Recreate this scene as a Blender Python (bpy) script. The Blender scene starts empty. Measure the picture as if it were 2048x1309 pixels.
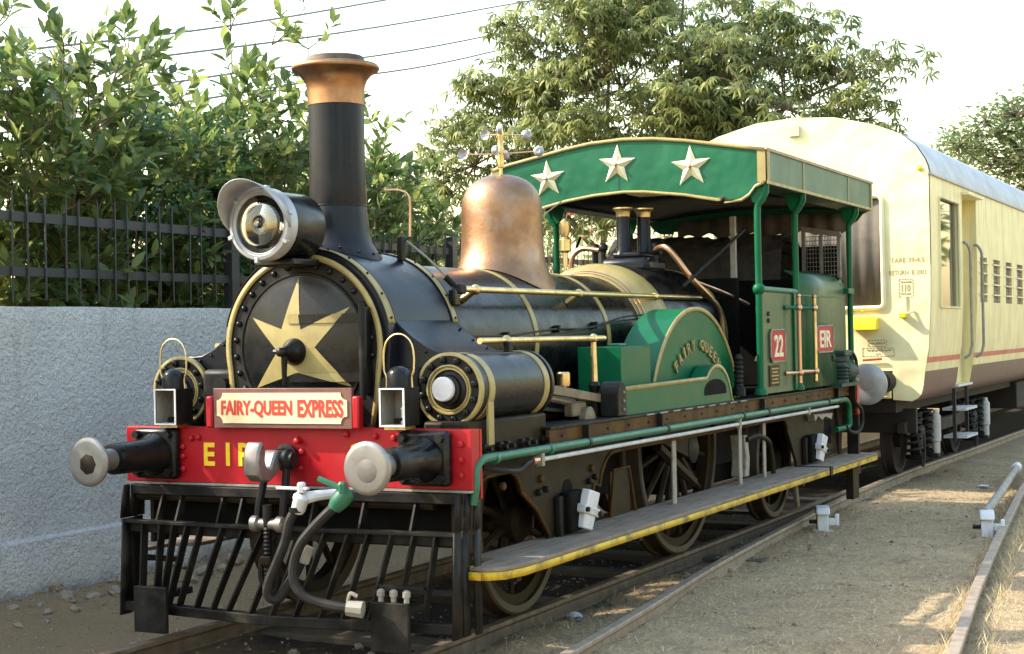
import bpy, math, random
import numpy as np
from mathutils import Vector, Matrix

SC = bpy.context.scene
C = SC.collection
PI = math.pi
rnd = random.Random(7)

# ------------------------------------------------------------------ camera
def add_camera():
    yaw, pitch, roll = 0.4653, 0.0063, -0.0202
    f = Vector((-math.sin(yaw)*math.cos(pitch), math.cos(yaw)*math.cos(pitch), math.sin(pitch)))
    r = Vector((math.cos(yaw), math.sin(yaw), 0)); u = r.cross(f)
    c, s = math.cos(roll), math.sin(roll)
    r2, u2 = c*r + s*u, -s*r + c*u
    M = Matrix(((r2.x, u2.x, -f.x, 5.4933), (r2.y, u2.y, -f.y, -7.8836), (r2.z, u2.z, -f.z, 1.83), (0, 0, 0, 1)))
    cam = bpy.data.cameras.new('camera'); o = bpy.data.objects.new('camera', cam); C.objects.link(o)
    o.matrix_world = M
    cam.sensor_width = 36; cam.lens = 3125.03/2048*36; cam.clip_end = 2000; cam.clip_start = 0.1
    SC.camera = o
add_camera()

# ------------------------------------------------------------------ light
SUN = Vector((0.735, 0.30, -0.608)).normalized()          # direction the light travels
def add_light():
    w = bpy.data.worlds.new('World'); SC.world = w; w.use_nodes = True
    nt = w.node_tree
    bg = nt.nodes['Background']; bg.inputs['Strength'].default_value = 0.15
    sky = nt.nodes.new('ShaderNodeTexSky'); sky.sky_type = 'NISHITA'; sky.sun_disc = False
    sky.sun_elevation = math.asin(-SUN.z); sky.sun_rotation = math.atan2(-SUN.x, -SUN.y)
    sky.air_density = 1.8; sky.dust_density = 1.6; sky.ozone_density = 0.0
    nt.links.new(sky.outputs[0], bg.inputs['Color'])
    s = bpy.data.lights.new('sun', 'SUN'); s.energy = 2.65; s.angle = math.radians(0.6); s.color = (1, 0.91, 0.76)
    o = bpy.data.objects.new('sun', s); C.objects.link(o)
    o.rotation_euler = SUN.to_track_quat('-Z', 'Y').to_euler()
    SC.view_settings.view_transform = 'Standard'; SC.view_settings.look = 'None'
    SC.view_settings.exposure = 1.9; SC.view_settings.gamma = 1; SC.view_settings.use_curve_mapping = False
add_light()
SC.cycles.max_bounces = 6; SC.cycles.transparent_max_bounces = 8

# ------------------------------------------------------------------ materials
def nodes(name):
    m = bpy.data.materials.new(name); m.use_nodes = True
    nt = m.node_tree
    return m, nt, nt.nodes['Principled BSDF'], nt.nodes.new('ShaderNodeTexCoord')

def ramp(nt, src, p0, p1, c0=(0, 0, 0, 1), c1=(1, 1, 1, 1)):
    r = nt.nodes.new('ShaderNodeValToRGB')
    r.color_ramp.elements[0].position = p0; r.color_ramp.elements[1].position = p1
    r.color_ramp.elements[0].color = c0; r.color_ramp.elements[1].color = c1
    nt.links.new(src, r.inputs[0]); return r.outputs[0]

def mapr(nt, src, a, b, c, d):
    r = nt.nodes.new('ShaderNodeMapRange'); nt.links.new(src, r.inputs[0])
    for k, v in zip((1, 2, 3, 4), (a, b, c, d)): r.inputs[k].default_value = v
    return r.outputs[0]

def noise(nt, tc, scale, detail=5, rough=.55, stretch=None, coord='Object'):
    n = nt.nodes.new('ShaderNodeTexNoise'); n.inputs['Scale'].default_value = scale
    n.inputs['Detail'].default_value = detail; n.inputs['Roughness'].default_value = rough
    src = tc.outputs[coord]
    if stretch:
        mp = nt.nodes.new('ShaderNodeMapping'); mp.inputs['Scale'].default_value = stretch
        nt.links.new(src, mp.inputs[0]); src = mp.outputs[0]
    nt.links.new(src, n.inputs['Vector']); return n.outputs['Fac']

def mix(nt, fac, a, b):
    x = nt.nodes.new('ShaderNodeMix'); x.data_type = 'RGBA'
    for k, v in ((0, fac), (6, a), (7, b)):
        if isinstance(v, (tuple, list)): x.inputs[k].default_value = (*v[:3], 1)
        elif isinstance(v, (int, float)): x.inputs[k].default_value = v
        else: nt.links.new(v, x.inputs[k])
    return x.outputs[2]

def pmat(name, c1, c2=None, rough=.5, r2=None, metal=0., scale=5, p=(.4, .7), bump=0., bscale=40, spec=.5,
         coat=0., c3=None, p3=(.6, .75), s3=1.5, stretch=None, streak=None, sp=(.55, .75), sscale=14, bdist=.01, bdet=6):
    m, nt, b, tc = nodes(name)
    col = c1
    n1 = noise(nt, tc, scale, 6, .6, stretch)
    f1 = ramp(nt, n1, *p)
    if c2 is not None: col = mix(nt, f1, c1, c2)
    if c3 is not None:
        col = mix(nt, ramp(nt, noise(nt, tc, s3, 7, .65), *p3), col, c3)
    if streak is not None:
        col = mix(nt, ramp(nt, noise(nt, tc, sscale, 4, .6, (1, 1, .09)), *sp), col, streak)
    if isinstance(col, tuple): b.inputs['Base Color'].default_value = (*col, 1)
    else: nt.links.new(col, b.inputs['Base Color'])
    if r2 is None: b.inputs['Roughness'].default_value = rough
    else:
        mr = nt.nodes.new('ShaderNodeMapRange'); nt.links.new(n1, mr.inputs[0])
        mr.inputs[1].default_value = .3; mr.inputs[2].default_value = .7
        mr.inputs[3].default_value = rough; mr.inputs[4].default_value = r2
        nt.links.new(mr.outputs[0], b.inputs['Roughness'])
    b.inputs['Metallic'].default_value = metal
    b.inputs['Specular IOR Level'].default_value = spec
    b.inputs['Coat Weight'].default_value = coat; b.inputs['Coat Roughness'].default_value = .12
    if bump:
        bn = nt.nodes.new('ShaderNodeBump'); bn.inputs['Strength'].default_value = bump; bn.inputs['Distance'].default_value = bdist
        nt.links.new(noise(nt, tc, bscale, bdet, .6 if bdet > 3 else .4), bn.inputs['Height']); nt.links.new(bn.outputs[0], b.inputs['Normal'])
    return m

M = {}
M['black'] = pmat('black_gloss_paint', (.005, .005, .0055), (.012, .0115, .011), .18, .38, scale=6, spec=.24, c3=(.028, .025, .022), p3=(.6, .85), s3=2.5, bump=.06, bscale=9, bdist=.02)
M['slate'] = pmat('smokebox_black_paint', (.008, .009, .012), (.015, .016, .020), .24, .42, scale=4, spec=.20, c3=(.035, .034, .033), p3=(.62, .88), s3=6, bump=.05, bscale=14)
M['iron'] = pmat('dull_black_iron', (.006, .0055, .005), (.016, .014, .012), .40, .65, scale=9, c3=(.03, .026, .02), p3=(.6, .8), s3=5, spec=.2, bump=.1, bscale=40)
M['frame'] = pmat('dusty_frame_paint', (.017, .012, .0065), (.036, .025, .0125), .45, .7, scale=5, spec=.12, c3=(.012, .010, .007), p3=(.5, .7), s3=3, bump=.1, bscale=30)
M['cowl'] = pmat('dusty_guard_iron', (.008, .0075, .007), (.030, .026, .021), .42, .7, scale=7, spec=.15, c3=(.006, .006, .005), p3=(.5, .7), s3=3, bump=.12, bscale=50)
M['ochre'] = pmat('ochre_lining_paint', (.075, .036, .007), (.036, .018, .006), .5, .7, scale=6, spec=.15, c3=(.07, .03, .015), p3=(.58, .75), s3=9)
M['gold'] = pmat('gold_paint', (.31, .245, .085), (.23, .175, .06), .36, .55, scale=8, c3=(.16, .11, .04), p3=(.6, .85), s3=5)
M['brass'] = pmat('brass', (.72, .55, .26), (.50, .37, .17), .28, .45, metal=1, scale=9, c3=(.3, .22, .11), p3=(.6, .8), s3=7)
M['copper'] = pmat('copper', (.62, .36, .22), (.46, .25, .15), .30, .46, metal=1, scale=6, c3=(.60, .42, .32), p3=(.5, .75), s3=3, bump=.06, bscale=22)
M['cap'] = pmat('copper_cap', (.36, .19, .10), (.19, .10, .052), .3, .48, metal=1, scale=5, c3=(.5, .38, .22), p3=(.55, .8), s3=4, bump=.04, bscale=20)
M['domecu'] = pmat('worn_copper_dome', (.33, .19, .105), (.23, .125, .068), .36, .55, metal=1, scale=5, c3=(.34, .255, .21), p3=(.50, .74), s3=3.5, bump=.22, bscale=30)
M['green'] = pmat('green_paint', (.003, .085, .034), (.005, .10, .042), .30, .45, scale=5, spec=.16, c3=(.015, .10, .05), p3=(.65, .9), s3=4, streak=(.02, .11, .055), sp=(.65, .9))
M['roofgreen'] = pmat('green_sheet_paint', (.004, .090, .040), (.006, .11, .050), .38, .55, scale=4, spec=.25, bump=.45, bscale=4, bdist=.05, bdet=2)
M['cabgreen'] = pmat('weathered_cab_green', (.018, .095, .040), (.06, .095, .052), .24, .42, scale=3, spec=.22, c3=(.010, .075, .032), p3=(.5, .7), s3=2.2, streak=(.075, .085, .055), sp=(.5, .85))
M['pipegreen'] = pmat('green_pipe_paint', (.012, .105, .055), (.022, .125, .072), .35, .55, scale=9)
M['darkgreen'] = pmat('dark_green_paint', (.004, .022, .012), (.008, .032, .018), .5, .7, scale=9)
M['red'] = pmat('red_paint', (.36, .006, .012), (.30, .006, .010), .35, .5, scale=3, spec=.3, c3=(.40, .022, .022), p3=(.55, .8), s3=6, bump=.04, bscale=30)
M['redsign'] = pmat('red_lettering', (.62, .035, .02), (.5, .02, .02), .55, scale=20)
M['redplate'] = pmat('red_plate', (.40, .025, .022), (.34, .018, .018), .5, scale=12, spec=.2)
M['maroon'] = pmat('maroon_board', (.12, .045, .035), (.16, .06, .045), .5, scale=8)
M['cream'] = pmat('cream_board', (.72, .62, .34), (.66, .56, .30), .5, scale=6)
M['yellowletter'] = pmat('yellow_lettering', (.75, .48, .01), (.65, .40, .01), .5, scale=20)
M['silverletter'] = pmat('silver_lettering', (.7, .62, .45), (.6, .5, .36), .4, scale=20)
M['steel'] = pmat('worn_steel', (.25, .237, .22), (.17, .158, .142), .34, .55, metal=.6, scale=7, c3=(.10, .085, .07), p3=(.58, .78), s3=5, bump=.06, bscale=30)
M['hooksteel'] = pmat('hook_steel', (.19, .165, .15), (.28, .25, .23), .32, .5, metal=.6, scale=9, c3=(.16, .10, .07), p3=(.6, .8), s3=8)
M['silver'] = pmat('aluminium_paint', (.36, .365, .375), (.29, .29, .295), .38, .5, metal=.35, scale=9)
M['white'] = pmat('white_paint', (.60, .60, .62), (.50, .50, .50), .5, .65, scale=9, c3=(.35, .33, .3), p3=(.62, .8), s3=10)
M['offwhite'] = pmat('grimy_white_paint', (.50, .50, .50), (.38, .37, .35), .55, .7, scale=12, c3=(.2, .18, .15), p3=(.6, .8), s3=9)
M['strut'] = pmat('dirty_grey_paint', (.27, .25, .21), (.17, .15, .12), .55, .7, scale=9, c3=(.08, .06, .04), p3=(.6, .8), s3=9)
M['wood'] = pmat('grey_weathered_wood', (.21, .155, .11), (.12, .09, .062), .75, .9, scale=5, stretch=(6, .8, 6), c3=(.25, .22, .19), p3=(.5, .75), s3=4, bump=.25, bscale=25)
M['yelledge'] = pmat('yellow_edge_paint', (.55, .36, .012), (.34, .20, .018), .5, .7, scale=6, c3=(.10, .06, .02), p3=(.5, .7), s3=6)
M['hose'] = pmat('dusty_rubber', (.012, .011, .010), (.026, .023, .020), .5, .75, scale=14, spec=.25)
M['darkrubber'] = pmat('black_rubber', (.006, .006, .006), (.012, .012, .012), .6, scale=14)
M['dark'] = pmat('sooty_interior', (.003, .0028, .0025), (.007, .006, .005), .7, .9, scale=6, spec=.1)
M['coal'] = pmat('dusty_coal', (.02, .017, .014), (.055, .042, .03), .7, .9, scale=14, bump=.6, bscale=18, bdist=.05)
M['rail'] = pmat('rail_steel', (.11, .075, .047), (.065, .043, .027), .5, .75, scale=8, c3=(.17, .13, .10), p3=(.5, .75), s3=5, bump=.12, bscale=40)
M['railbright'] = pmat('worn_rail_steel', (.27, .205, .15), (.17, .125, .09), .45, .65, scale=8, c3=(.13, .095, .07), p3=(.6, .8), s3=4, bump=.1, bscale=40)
M['sleeper'] = pmat('old_sleeper_wood', (.06, .045, .03), (.10, .08, .055), .9, scale=8, stretch=(1, 8, 8), bump=.4, bscale=30)
M['coach'] = pmat('cream_yellow_coach_paint', (.74, .685, .41), (.70, .64, .37), .36, .5, scale=2.2, bump=.55, bscale=1.8, bdist=.14, bdet=2)
M['coachside'] = pmat('dusty_yellow_coach_paint', (.74, .66, .33), (.66, .58, .30), .36, .5, scale=2.2, bump=.12, bscale=1.6, bdist=.05, bdet=2, streak=(.52, .45, .27), sp=(.48, .72), sscale=9, c3=(.80, .76, .56), p3=(.6, .75), s3=5)
M['coachbrown'] = pmat('brown_coach_paint', (.13, .075, .055), (.17, .10, .075), .45, .6, scale=3)
M['coachred'] = pmat('red_stripe_paint', (.52, .14, .09), (.46, .12, .08), .45, .6, scale=3, streak=(.6, .4, .26), sp=(.6, .8))
M['coachroof'] = pmat('silver_roof_paint', (.42, .42, .44), (.34, .34, .36), .45, .6, metal=.1, scale=3, c3=(.26, .25, .24), p3=(.55, .8), s3=1.2)
M['canvas'] = pmat('grey_bellows_canvas', (.10, .085, .066), (.17, .145, .112), .8, .9, scale=2, stretch=(1, 1, .3), c3=(.07, .052, .036), p3=(.52, .72), s3=3, bump=.3, bscale=30)
M['yelbox'] = pmat('bright_yellow_paint', (.80, .62, .02), (.75, .56, .02), .4, scale=5)
M['stencil'] = pmat('stencil_ink', (.22, .15, .07), (.36, .28, .14), .7, scale=60, p=(.35, .65))
M['shutter'] = pmat('grey_shutter_slats', (.17, .15, .14), (.12, .11, .105), .5, scale=6)
M['bogie'] = pmat('bogie_grime', (.008, .007, .006), (.022, .017, .013), .7, .9, scale=7, bump=.2, bscale=30)
M['grille'] = pmat('grille_steel', (.16, .14, .11), (.10, .085, .065), .5, .7, scale=10)
M['pole'] = pmat('pole_concrete', (.16, .15, .14), (.2, .19, .18), .85, scale=6, bump=.2)
M['wire'] = pmat('wire_alloy', (.10, .10, .11), (.12, .12, .13), .5, scale=6)
M['fence'] = pmat('black_fence_paint', (.018, .018, .020), (.035, .033, .032), .42, .6, scale=9)
M['bark'] = pmat('bark', (.10, .075, .05), (.16, .125, .09), .85, scale=9, stretch=(3, 3, .6), bump=.5, bscale=30)
M['twig'] = pmat('twig_bark', (.12, .085, .045), (.16, .12, .07), .8, scale=9)
M['paper'] = pmat('crumpled_paper', (.55, .55, .58), (.45, .45, .48), .8, scale=30)
M['stone'] = pmat('broken_stone', (.23, .185, .13), (.32, .26, .19), .9, scale=9, c3=(.15, .115, .08), p3=(.5, .7), s3=5, bump=.4, bscale=40)
M['redpaint'] = pmat('faded_red_enamel', (.32, .05, .035), (.25, .04, .03), .5, scale=9)
M['plastic'] = pmat('blue_grey_cloth', (.10, .12, .16), (.14, .15, .19), .8, scale=9)

def glass_mat():
    m, nt, b, tc = nodes('lens_glass')
    g = nt.nodes.new('ShaderNodeBsdfGlossy'); g.inputs['Roughness'].default_value = .03
    t = nt.nodes.new('ShaderNodeBsdfTransparent'); t.inputs['Color'].default_value = (.95, .95, .9, 1)
    ms = nt.nodes.new('ShaderNodeMixShader'); lw = nt.nodes.new('ShaderNodeFresnel'); lw.inputs['IOR'].default_value = 1.7
    nt.links.new(lw.outputs[0], ms.inputs[0]); nt.links.new(t.outputs[0], ms.inputs[1]); nt.links.new(g.outputs[0], ms.inputs[2])
    nt.links.new(ms.outputs[0], nt.nodes['Material Output'].inputs[0])
    return m
M['glass'] = glass_mat()
def pane_mat():
    m, nt, b, tc = nodes('window_glass')
    b.inputs['Base Color'].default_value = (.02, .025, .025, 1); b.inputs['Roughness'].default_value = .03
    b.inputs['Specular IOR Level'].default_value = 1.0; b.inputs['IOR'].default_value = 1.7
    return m
M['pane'] = pane_mat()
def reflector():
    m, nt, b, tc = nodes('lamp_reflector')
    b.inputs['Base Color'].default_value = (.95, .88, .62, 1); b.inputs['Metallic'].default_value = .85; b.inputs['Roughness'].default_value = .38
    return m
M['reflector'] = reflector()

def wall_mat():
    m, nt, b, tc = nodes('rough_cast_plaster')
    n1 = noise(nt, tc, 1.6, 6, .65); n2 = noise(nt, tc, 60, 6, .75)
    col = mix(nt, ramp(nt, n1, .35, .68), (.83, .80, .755), (.70, .675, .64))
    col = mix(nt, ramp(nt, n2, .52, .66), col, (.34, .325, .31))
    col = mix(nt, ramp(nt, noise(nt, tc, 7, 5, .7), .55, .75), col, (.80, .80, .80))
    col = mix(nt, ramp(nt, noise(nt, tc, 3, 5, .65, (1, 1, .16)), .60, .78), col, (.42, .40, .38))
    # earth splashed up from the ground
    sx = nt.nodes.new('ShaderNodeSeparateXYZ'); nt.links.new(tc.outputs['Object'], sx.inputs[0])
    ad = nt.nodes.new('ShaderNodeMath'); ad.operation = 'MULTIPLY_ADD'; ad.inputs[1].default_value = -.55
    nt.links.new(n1, ad.inputs[0]); nt.links.new(sx.outputs[2], ad.inputs[2])
    col = mix(nt, mapr(nt, ad.outputs[0], -.55, -.33, .9, 0), col, (.20, .15, .10))
    nt.links.new(col, b.inputs['Base Color']); b.inputs['Roughness'].default_value = .92
    bn = nt.nodes.new('ShaderNodeBump'); bn.inputs['Strength'].default_value = 1; bn.inputs['Distance'].default_value = .09
    nt.links.new(noise(nt, tc, 24, 5, .65), bn.inputs['Height']); nt.links.new(bn.outputs[0], b.inputs['Normal'])
    return m
M['wall'] = wall_mat()

def ground_mat():
    m, nt, b, tc = nodes('dry_earth')
    n1 = noise(nt, tc, .55, 7, .65); n2 = noise(nt, tc, 4.5, 8, .7); n3 = noise(nt, tc, 32, 6, .75); n4 = noise(nt, tc, 95, 3, .7)
    col = mix(nt, ramp(nt, n1, .38, .62), (.42, .30, .175), (.52, .385, .235))
    col = mix(nt, ramp(nt, n2, .46, .68), col, (.25, .18, .115))
    col = mix(nt, ramp(nt, n3, .50, .64), col, (.58, .46, .29))
    col = mix(nt, ramp(nt, n4, .56, .68), col, (.13, .095, .06))
    col = mix(nt, ramp(nt, n3, .28, .40, (1, 1, 1, 1), (0, 0, 0, 1)), col, (.12, .095, .065))
    # trodden brown earth between the wall and the rails
    sx = nt.nodes.new('ShaderNodeSeparateXYZ'); nt.links.new(tc.outputs['Object'], sx.inputs[0])
    ad = nt.nodes.new('ShaderNodeMath'); ad.operation = 'ADD'
    nt.links.new(n2, ad.inputs[0]); nt.links.new(sx.outputs[0], ad.inputs[1])
    col = mix(nt, mapr(nt, ad.outputs[0], 1.0, 1.9, .85, 0), col, (.29, .195, .105))
    # locomotive's own shade, painted into the ground colour between the running rails
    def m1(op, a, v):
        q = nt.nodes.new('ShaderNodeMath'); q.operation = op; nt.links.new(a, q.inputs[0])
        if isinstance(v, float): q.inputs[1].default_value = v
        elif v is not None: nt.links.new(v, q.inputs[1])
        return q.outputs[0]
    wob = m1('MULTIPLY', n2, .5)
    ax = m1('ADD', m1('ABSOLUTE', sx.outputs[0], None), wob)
    loco_shade = m1('MULTIPLY', mapr(nt, ax, .95, 1.25, 1, 0), mapr(nt, m1('ADD', sx.outputs[1], wob), -.1, .9, 0, 1))
    col = mix(nt, loco_shade, col, (.045, .034, .024))
    nt.links.new(col, b.inputs['Base Color']); b.inputs['Roughness'].default_value = .95; b.inputs['Specular IOR Level'].default_value = .2
    bn = nt.nodes.new('ShaderNodeBump'); bn.inputs['Strength'].default_value = 1; bn.inputs['Distance'].default_value = .06
    nt.links.new(noise(nt, tc, 22, 8, .7), bn.inputs['Height']); nt.links.new(bn.outputs[0], b.inputs['Normal'])
    return m
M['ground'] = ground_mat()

def leaf_mat(name, c1, c2, c3, rough=.33, trans=.5):
    m, nt, b, tc = nodes(name)
    at = nt.nodes.new('ShaderNodeAttribute'); at.attribute_name = 'tint'
    oi = nt.nodes.new('ShaderNodeObjectInfo')
    mx = nt.nodes.new('ShaderNodeMath'); mx.operation = 'ADD'
    nt.links.new(at.outputs['Fac'], mx.inputs[0]); nt.links.new(oi.outputs['Random'], mx.inputs[1])
    fr = nt.nodes.new('ShaderNodeMath'); fr.operation = 'FRACT'; nt.links.new(mx.outputs[0], fr.inputs[0])
    r = nt.nodes.new('ShaderNodeValToRGB'); e = r.color_ramp.elements
    e[0].position = 0; e[0].color = (*c1, 1); e[1].position = 1; e[1].color = (*c3, 1)
    k = e.new(.6); k.color = (*c2, 1)
    nt.links.new(fr.outputs[0], r.inputs[0]); nt.links.new(r.outputs[0], b.inputs['Base Color'])
    b.inputs['Roughness'].default_value = rough
    t = nt.nodes.new('ShaderNodeBsdfTranslucent'); ms = nt.nodes.new('ShaderNodeMixShader'); ms.inputs[0].default_value = trans
    hs = nt.nodes.new('ShaderNodeHueSaturation'); hs.inputs['Value'].default_value = 1.9; hs.inputs['Hue'].default_value = .48
    nt.links.new(r.outputs[0], hs.inputs['Color']); nt.links.new(hs.outputs[0], t.inputs['Color'])
    out = nt.nodes['Material Output']
    nt.links.new(b.outputs[0], ms.inputs[1]); nt.links.new(t.outputs[0], ms.inputs[2]); nt.links.new(ms.outputs[0], out.inputs[0])
    return m
M['leafbig'] = leaf_mat('broad_leaf', (.046, .085, .026), (.085, .130, .040), (.18, .22, .062))
M['leafivy'] = leaf_mat('vine_leaf', (.018, .065, .022), (.028, .09, .03), (.05, .13, .04))
M['leaftree'] = leaf_mat('whorled_leaf', (.080, .112, .040), (.135, .170, .064), (.25, .28, .11))
M['leaffar'] = leaf_mat('small_leaf', (.055, .10, .034), (.10, .15, .052), (.17, .21, .075))
M['leafpale'] = leaf_mat('pale_leaf', (.08, .13, .05), (.13, .19, .08), (.20, .26, .11))
M['straw'] = leaf_mat('dry_straw', (.28, .21, .11), (.48, .39, .22), (.70, .60, .38), .8, .2)
M['dryleaf'] = leaf_mat('dry_leaf', (.20, .12, .06), (.27, .18, .10), (.36, .28, .18), .7, .2)
M['petal'] = pmat('red_petal', (.55, .05, .05), (.6, .15, .12), .6, scale=30)

# ------------------------------------------------------------------ mesh helpers
class MB:
    def __init__(s): s.v = []; s.f = []
    def add(s, vs, fs):
        k = len(s.v); s.v += [tuple(p) for p in vs]; s.f += [tuple(i + k for i in f) for f in fs]; return s
    def box(s, x0, x1, y0, y1, z0, z1, T=None):
        vs = [Vector((x, y, z)) for x in (x0, x1) for y in (y0, y1) for z in (z0, z1)]
        if T is not None: vs = [T @ p for p in vs]
        return s.add(vs, [(0, 1, 3, 2), (4, 6, 7, 5), (0, 4, 5, 1), (2, 3, 7, 6), (0, 2, 6, 4), (1, 5, 7, 3)])
    def tube(s, pts, r, n=8, cap=True, ref=None):
        pts = [Vector(p) for p in pts]; m = len(pts)
        rs = r if isinstance(r, (list, tuple)) else [r]*m
        t0 = (pts[1] - pts[0]).normalized()
        a = Vector(ref) if ref else (Vector((0, 0, 1)) if abs(t0.z) < .9 else Vector((1, 0, 0)))
        u = (a - t0*a.dot(t0)).normalized(); vs = []
        for i, p in enumerate(pts):
            t = (pts[min(i+1, m-1)] - pts[max(i-1, 0)]).normalized()
            u = (u - t*u.dot(t)).normalized(); w = t.cross(u)
            for k in range(n):
                an = 2*PI*k/n; vs.append(p + rs[i]*(math.cos(an)*u + math.sin(an)*w))
        fs = [(i*n+k, i*n+(k+1) % n, (i+1)*n+(k+1) % n, (i+1)*n+k) for i in range(m-1) for k in range(n)]
        if cap: fs += [tuple(range(n-1, -1, -1)), tuple(range((m-1)*n, m*n))]
        return s.add(vs, fs)
    def lathe(s, prof, o=(0, 0, 0), ax='z', n=32, cap=True, fn=None):
        """prof: (radius, height) along the axis"""
        vs = []; m = len(prof)
        for r, h in prof:
            for k in range(n):
                a = 2*PI*k/n; c, d = r*math.cos(a), r*math.sin(a)
                p = (c, d, h) if ax == 'z' else ((c, h, d) if ax == 'y' else (h, c, d))
                if fn: p = fn(p)
                vs.append((p[0]+o[0], p[1]+o[1], p[2]+o[2]))
        fs = [(i*n+k, i*n+(k+1) % n, (i+1)*n+(k+1) % n, (i+1)*n+k) for i in range(m-1) for k in range(n)]
        if cap: fs += [tuple(range(n-1, -1, -1)), tuple(range((m-1)*n, m*n))]
        return s.add(vs, fs)
    def prism(s, poly, ax, d0, d1):
        """poly 2D: ax 'x' -> (y,z), 'y' -> (x,z), 'z' -> (x,y)"""
        P = {'x': lambda p, d: (d, p[0], p[1]), 'y': lambda p, d: (p[0], d, p[1]), 'z': lambda p, d: (p[0], p[1], d)}[ax]
        n = len(poly); vs = [P(p, d0) for p in poly] + [P(p, d1) for p in poly]
        fs = [tuple(range(n-1, -1, -1)), tuple(range(n, 2*n))] + [(i, (i+1) % n, n+(i+1) % n, n+i) for i in range(n)]
        return s.add(vs, fs)
    def ball(s, c, r, n=10, m=6, sc=(1, 1, 1)):
        prof = [(r*math.sin(PI*i/m) if 0 < i < m else r*.02, -r*math.cos(PI*i/m)) for i in range(m+1)]
        return s.lathe([(p, h) for p, h in prof], (0, 0, 0), 'z', n, True, lambda p: (p[0]*sc[0]+c[0], p[1]*sc[1]+c[1], p[2]*sc[2]+c[2]))
    def strip(s, a, b):
        """ruled surface between two polylines"""
        n = len(a); return s.add(list(a)+list(b), [(i, i+1, n+i+1, n+i) for i in range(n-1)])

def fix(me):
    import bmesh
    bm = bmesh.new(); bm.from_mesh(me); bmesh.ops.recalc_face_normals(bm, faces=bm.faces); bm.to_mesh(me); bm.free()

def obj(name, mb, mat, parent=None, bevel=0, ang=35, kind=None, label=None, flat=False, thick=0):
    me = bpy.data.meshes.new(name); me.from_pydata(mb.v, [], mb.f); me.update(); fix(me)
    if not flat:
        me.polygons.foreach_set('use_smooth', [True]*len(me.polygons)); me.set_sharp_from_angle(angle=math.radians(ang))
    me.materials.append(M[mat] if isinstance(mat, str) else mat)
    o = bpy.data.objects.new(name, me); C.objects.link(o)
    if parent is not None: o.parent = parent
    if thick:
        sm = o.modifiers.new('solid', 'SOLIDIFY'); sm.thickness = thick; sm.offset = -1
    if bevel:
        b = o.modifiers.new('bevel', 'BEVEL'); b.width = bevel; b.segments = 2; b.limit_method = 'ANGLE'; b.angle_limit = math.radians(40)
        b.harden_normals = False
    if kind: o['kind'] = kind
    if label: o['label'] = label
    return o

def copy(o, parent=None, loc=None):
    c = o.copy(); C.objects.link(c)
    if parent is not None: c.parent = parent
    if loc is not None: c.location = loc
    return c

def thing(name, label, cat, loc=(0, 0, 0), group=None, rz=0):
    o = bpy.data.objects.new(name, None); C.objects.link(o); o.empty_display_size = .2
    o.location = loc; o.rotation_euler = (0, 0, rz); o['label'] = label; o['category'] = cat
    if group: o['group'] = group
    return o

def tag(o, label, cat, group=None, kind=None):
    if label: o['label'] = label
    if cat: o['category'] = cat
    if group: o['group'] = group
    if kind: o['kind'] = kind
    return o

def text(name, st, org, u, v, w, h, mat, parent, depth=.004, bold=0., shear=0.):
    cu = bpy.data.curves.new(name, 'FONT'); cu.body = st; cu.size = 1; cu.extrude = .02; cu.offset = bold; cu.resolution_u = 3
    tmp = bpy.data.objects.new('t', cu); C.objects.link(tmp)
    dg = bpy.context.evaluated_depsgraph_get(); dg.update()
    me = bpy.data.meshes.new_from_object(tmp.evaluated_get(dg)); bpy.data.objects.remove(tmp)
    co = np.array([q.co[:] for q in me.vertices]); lo, hi = co.min(0), co.max(0); t = (co - lo)/(hi - lo)
    u, v, org = np.array(u, float), np.array(v, float), np.array(org, float); n = np.cross(u, v)
    P = org + np.outer(t[:, 0]*w, u) + np.outer(t[:, 1]*h, v) + np.outer(t[:, 2]*depth, n)
    for q, p in zip(me.vertices, P): q.co = p
    me.update(); me.name = name; me.materials.clear(); me.materials.append(M[mat])
    o = bpy.data.objects.new(name, me); C.objects.link(o)
    if parent is not None: o.parent = parent
    return o

def arc(cx, cz, r, a0, a1, n=16):
    return [(cx + r*math.cos(math.radians(a0+(a1-a0)*i/n)), cz + r*math.sin(math.radians(a0+(a1-a0)*i/n))) for i in range(n+1)]

def smooth_path(pts, n=8):
    P = [np.array(p, float) for p in pts]; P = [2*P[0]-P[1]] + P + [2*P[-1]-P[-2]]; out = []
    for i in range(1, len(P)-2):
        for k in range(n):
            t = k/n; a, b, c, d = P[i-1], P[i], P[i+1], P[i+2]
            out.append(tuple(.5*((2*b)+(-a+c)*t+(2*a-5*b+4*c-d)*t*t+(-a+3*b-3*c+d)*t**3)))
    out.append(tuple(P[-2])); return out

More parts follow.
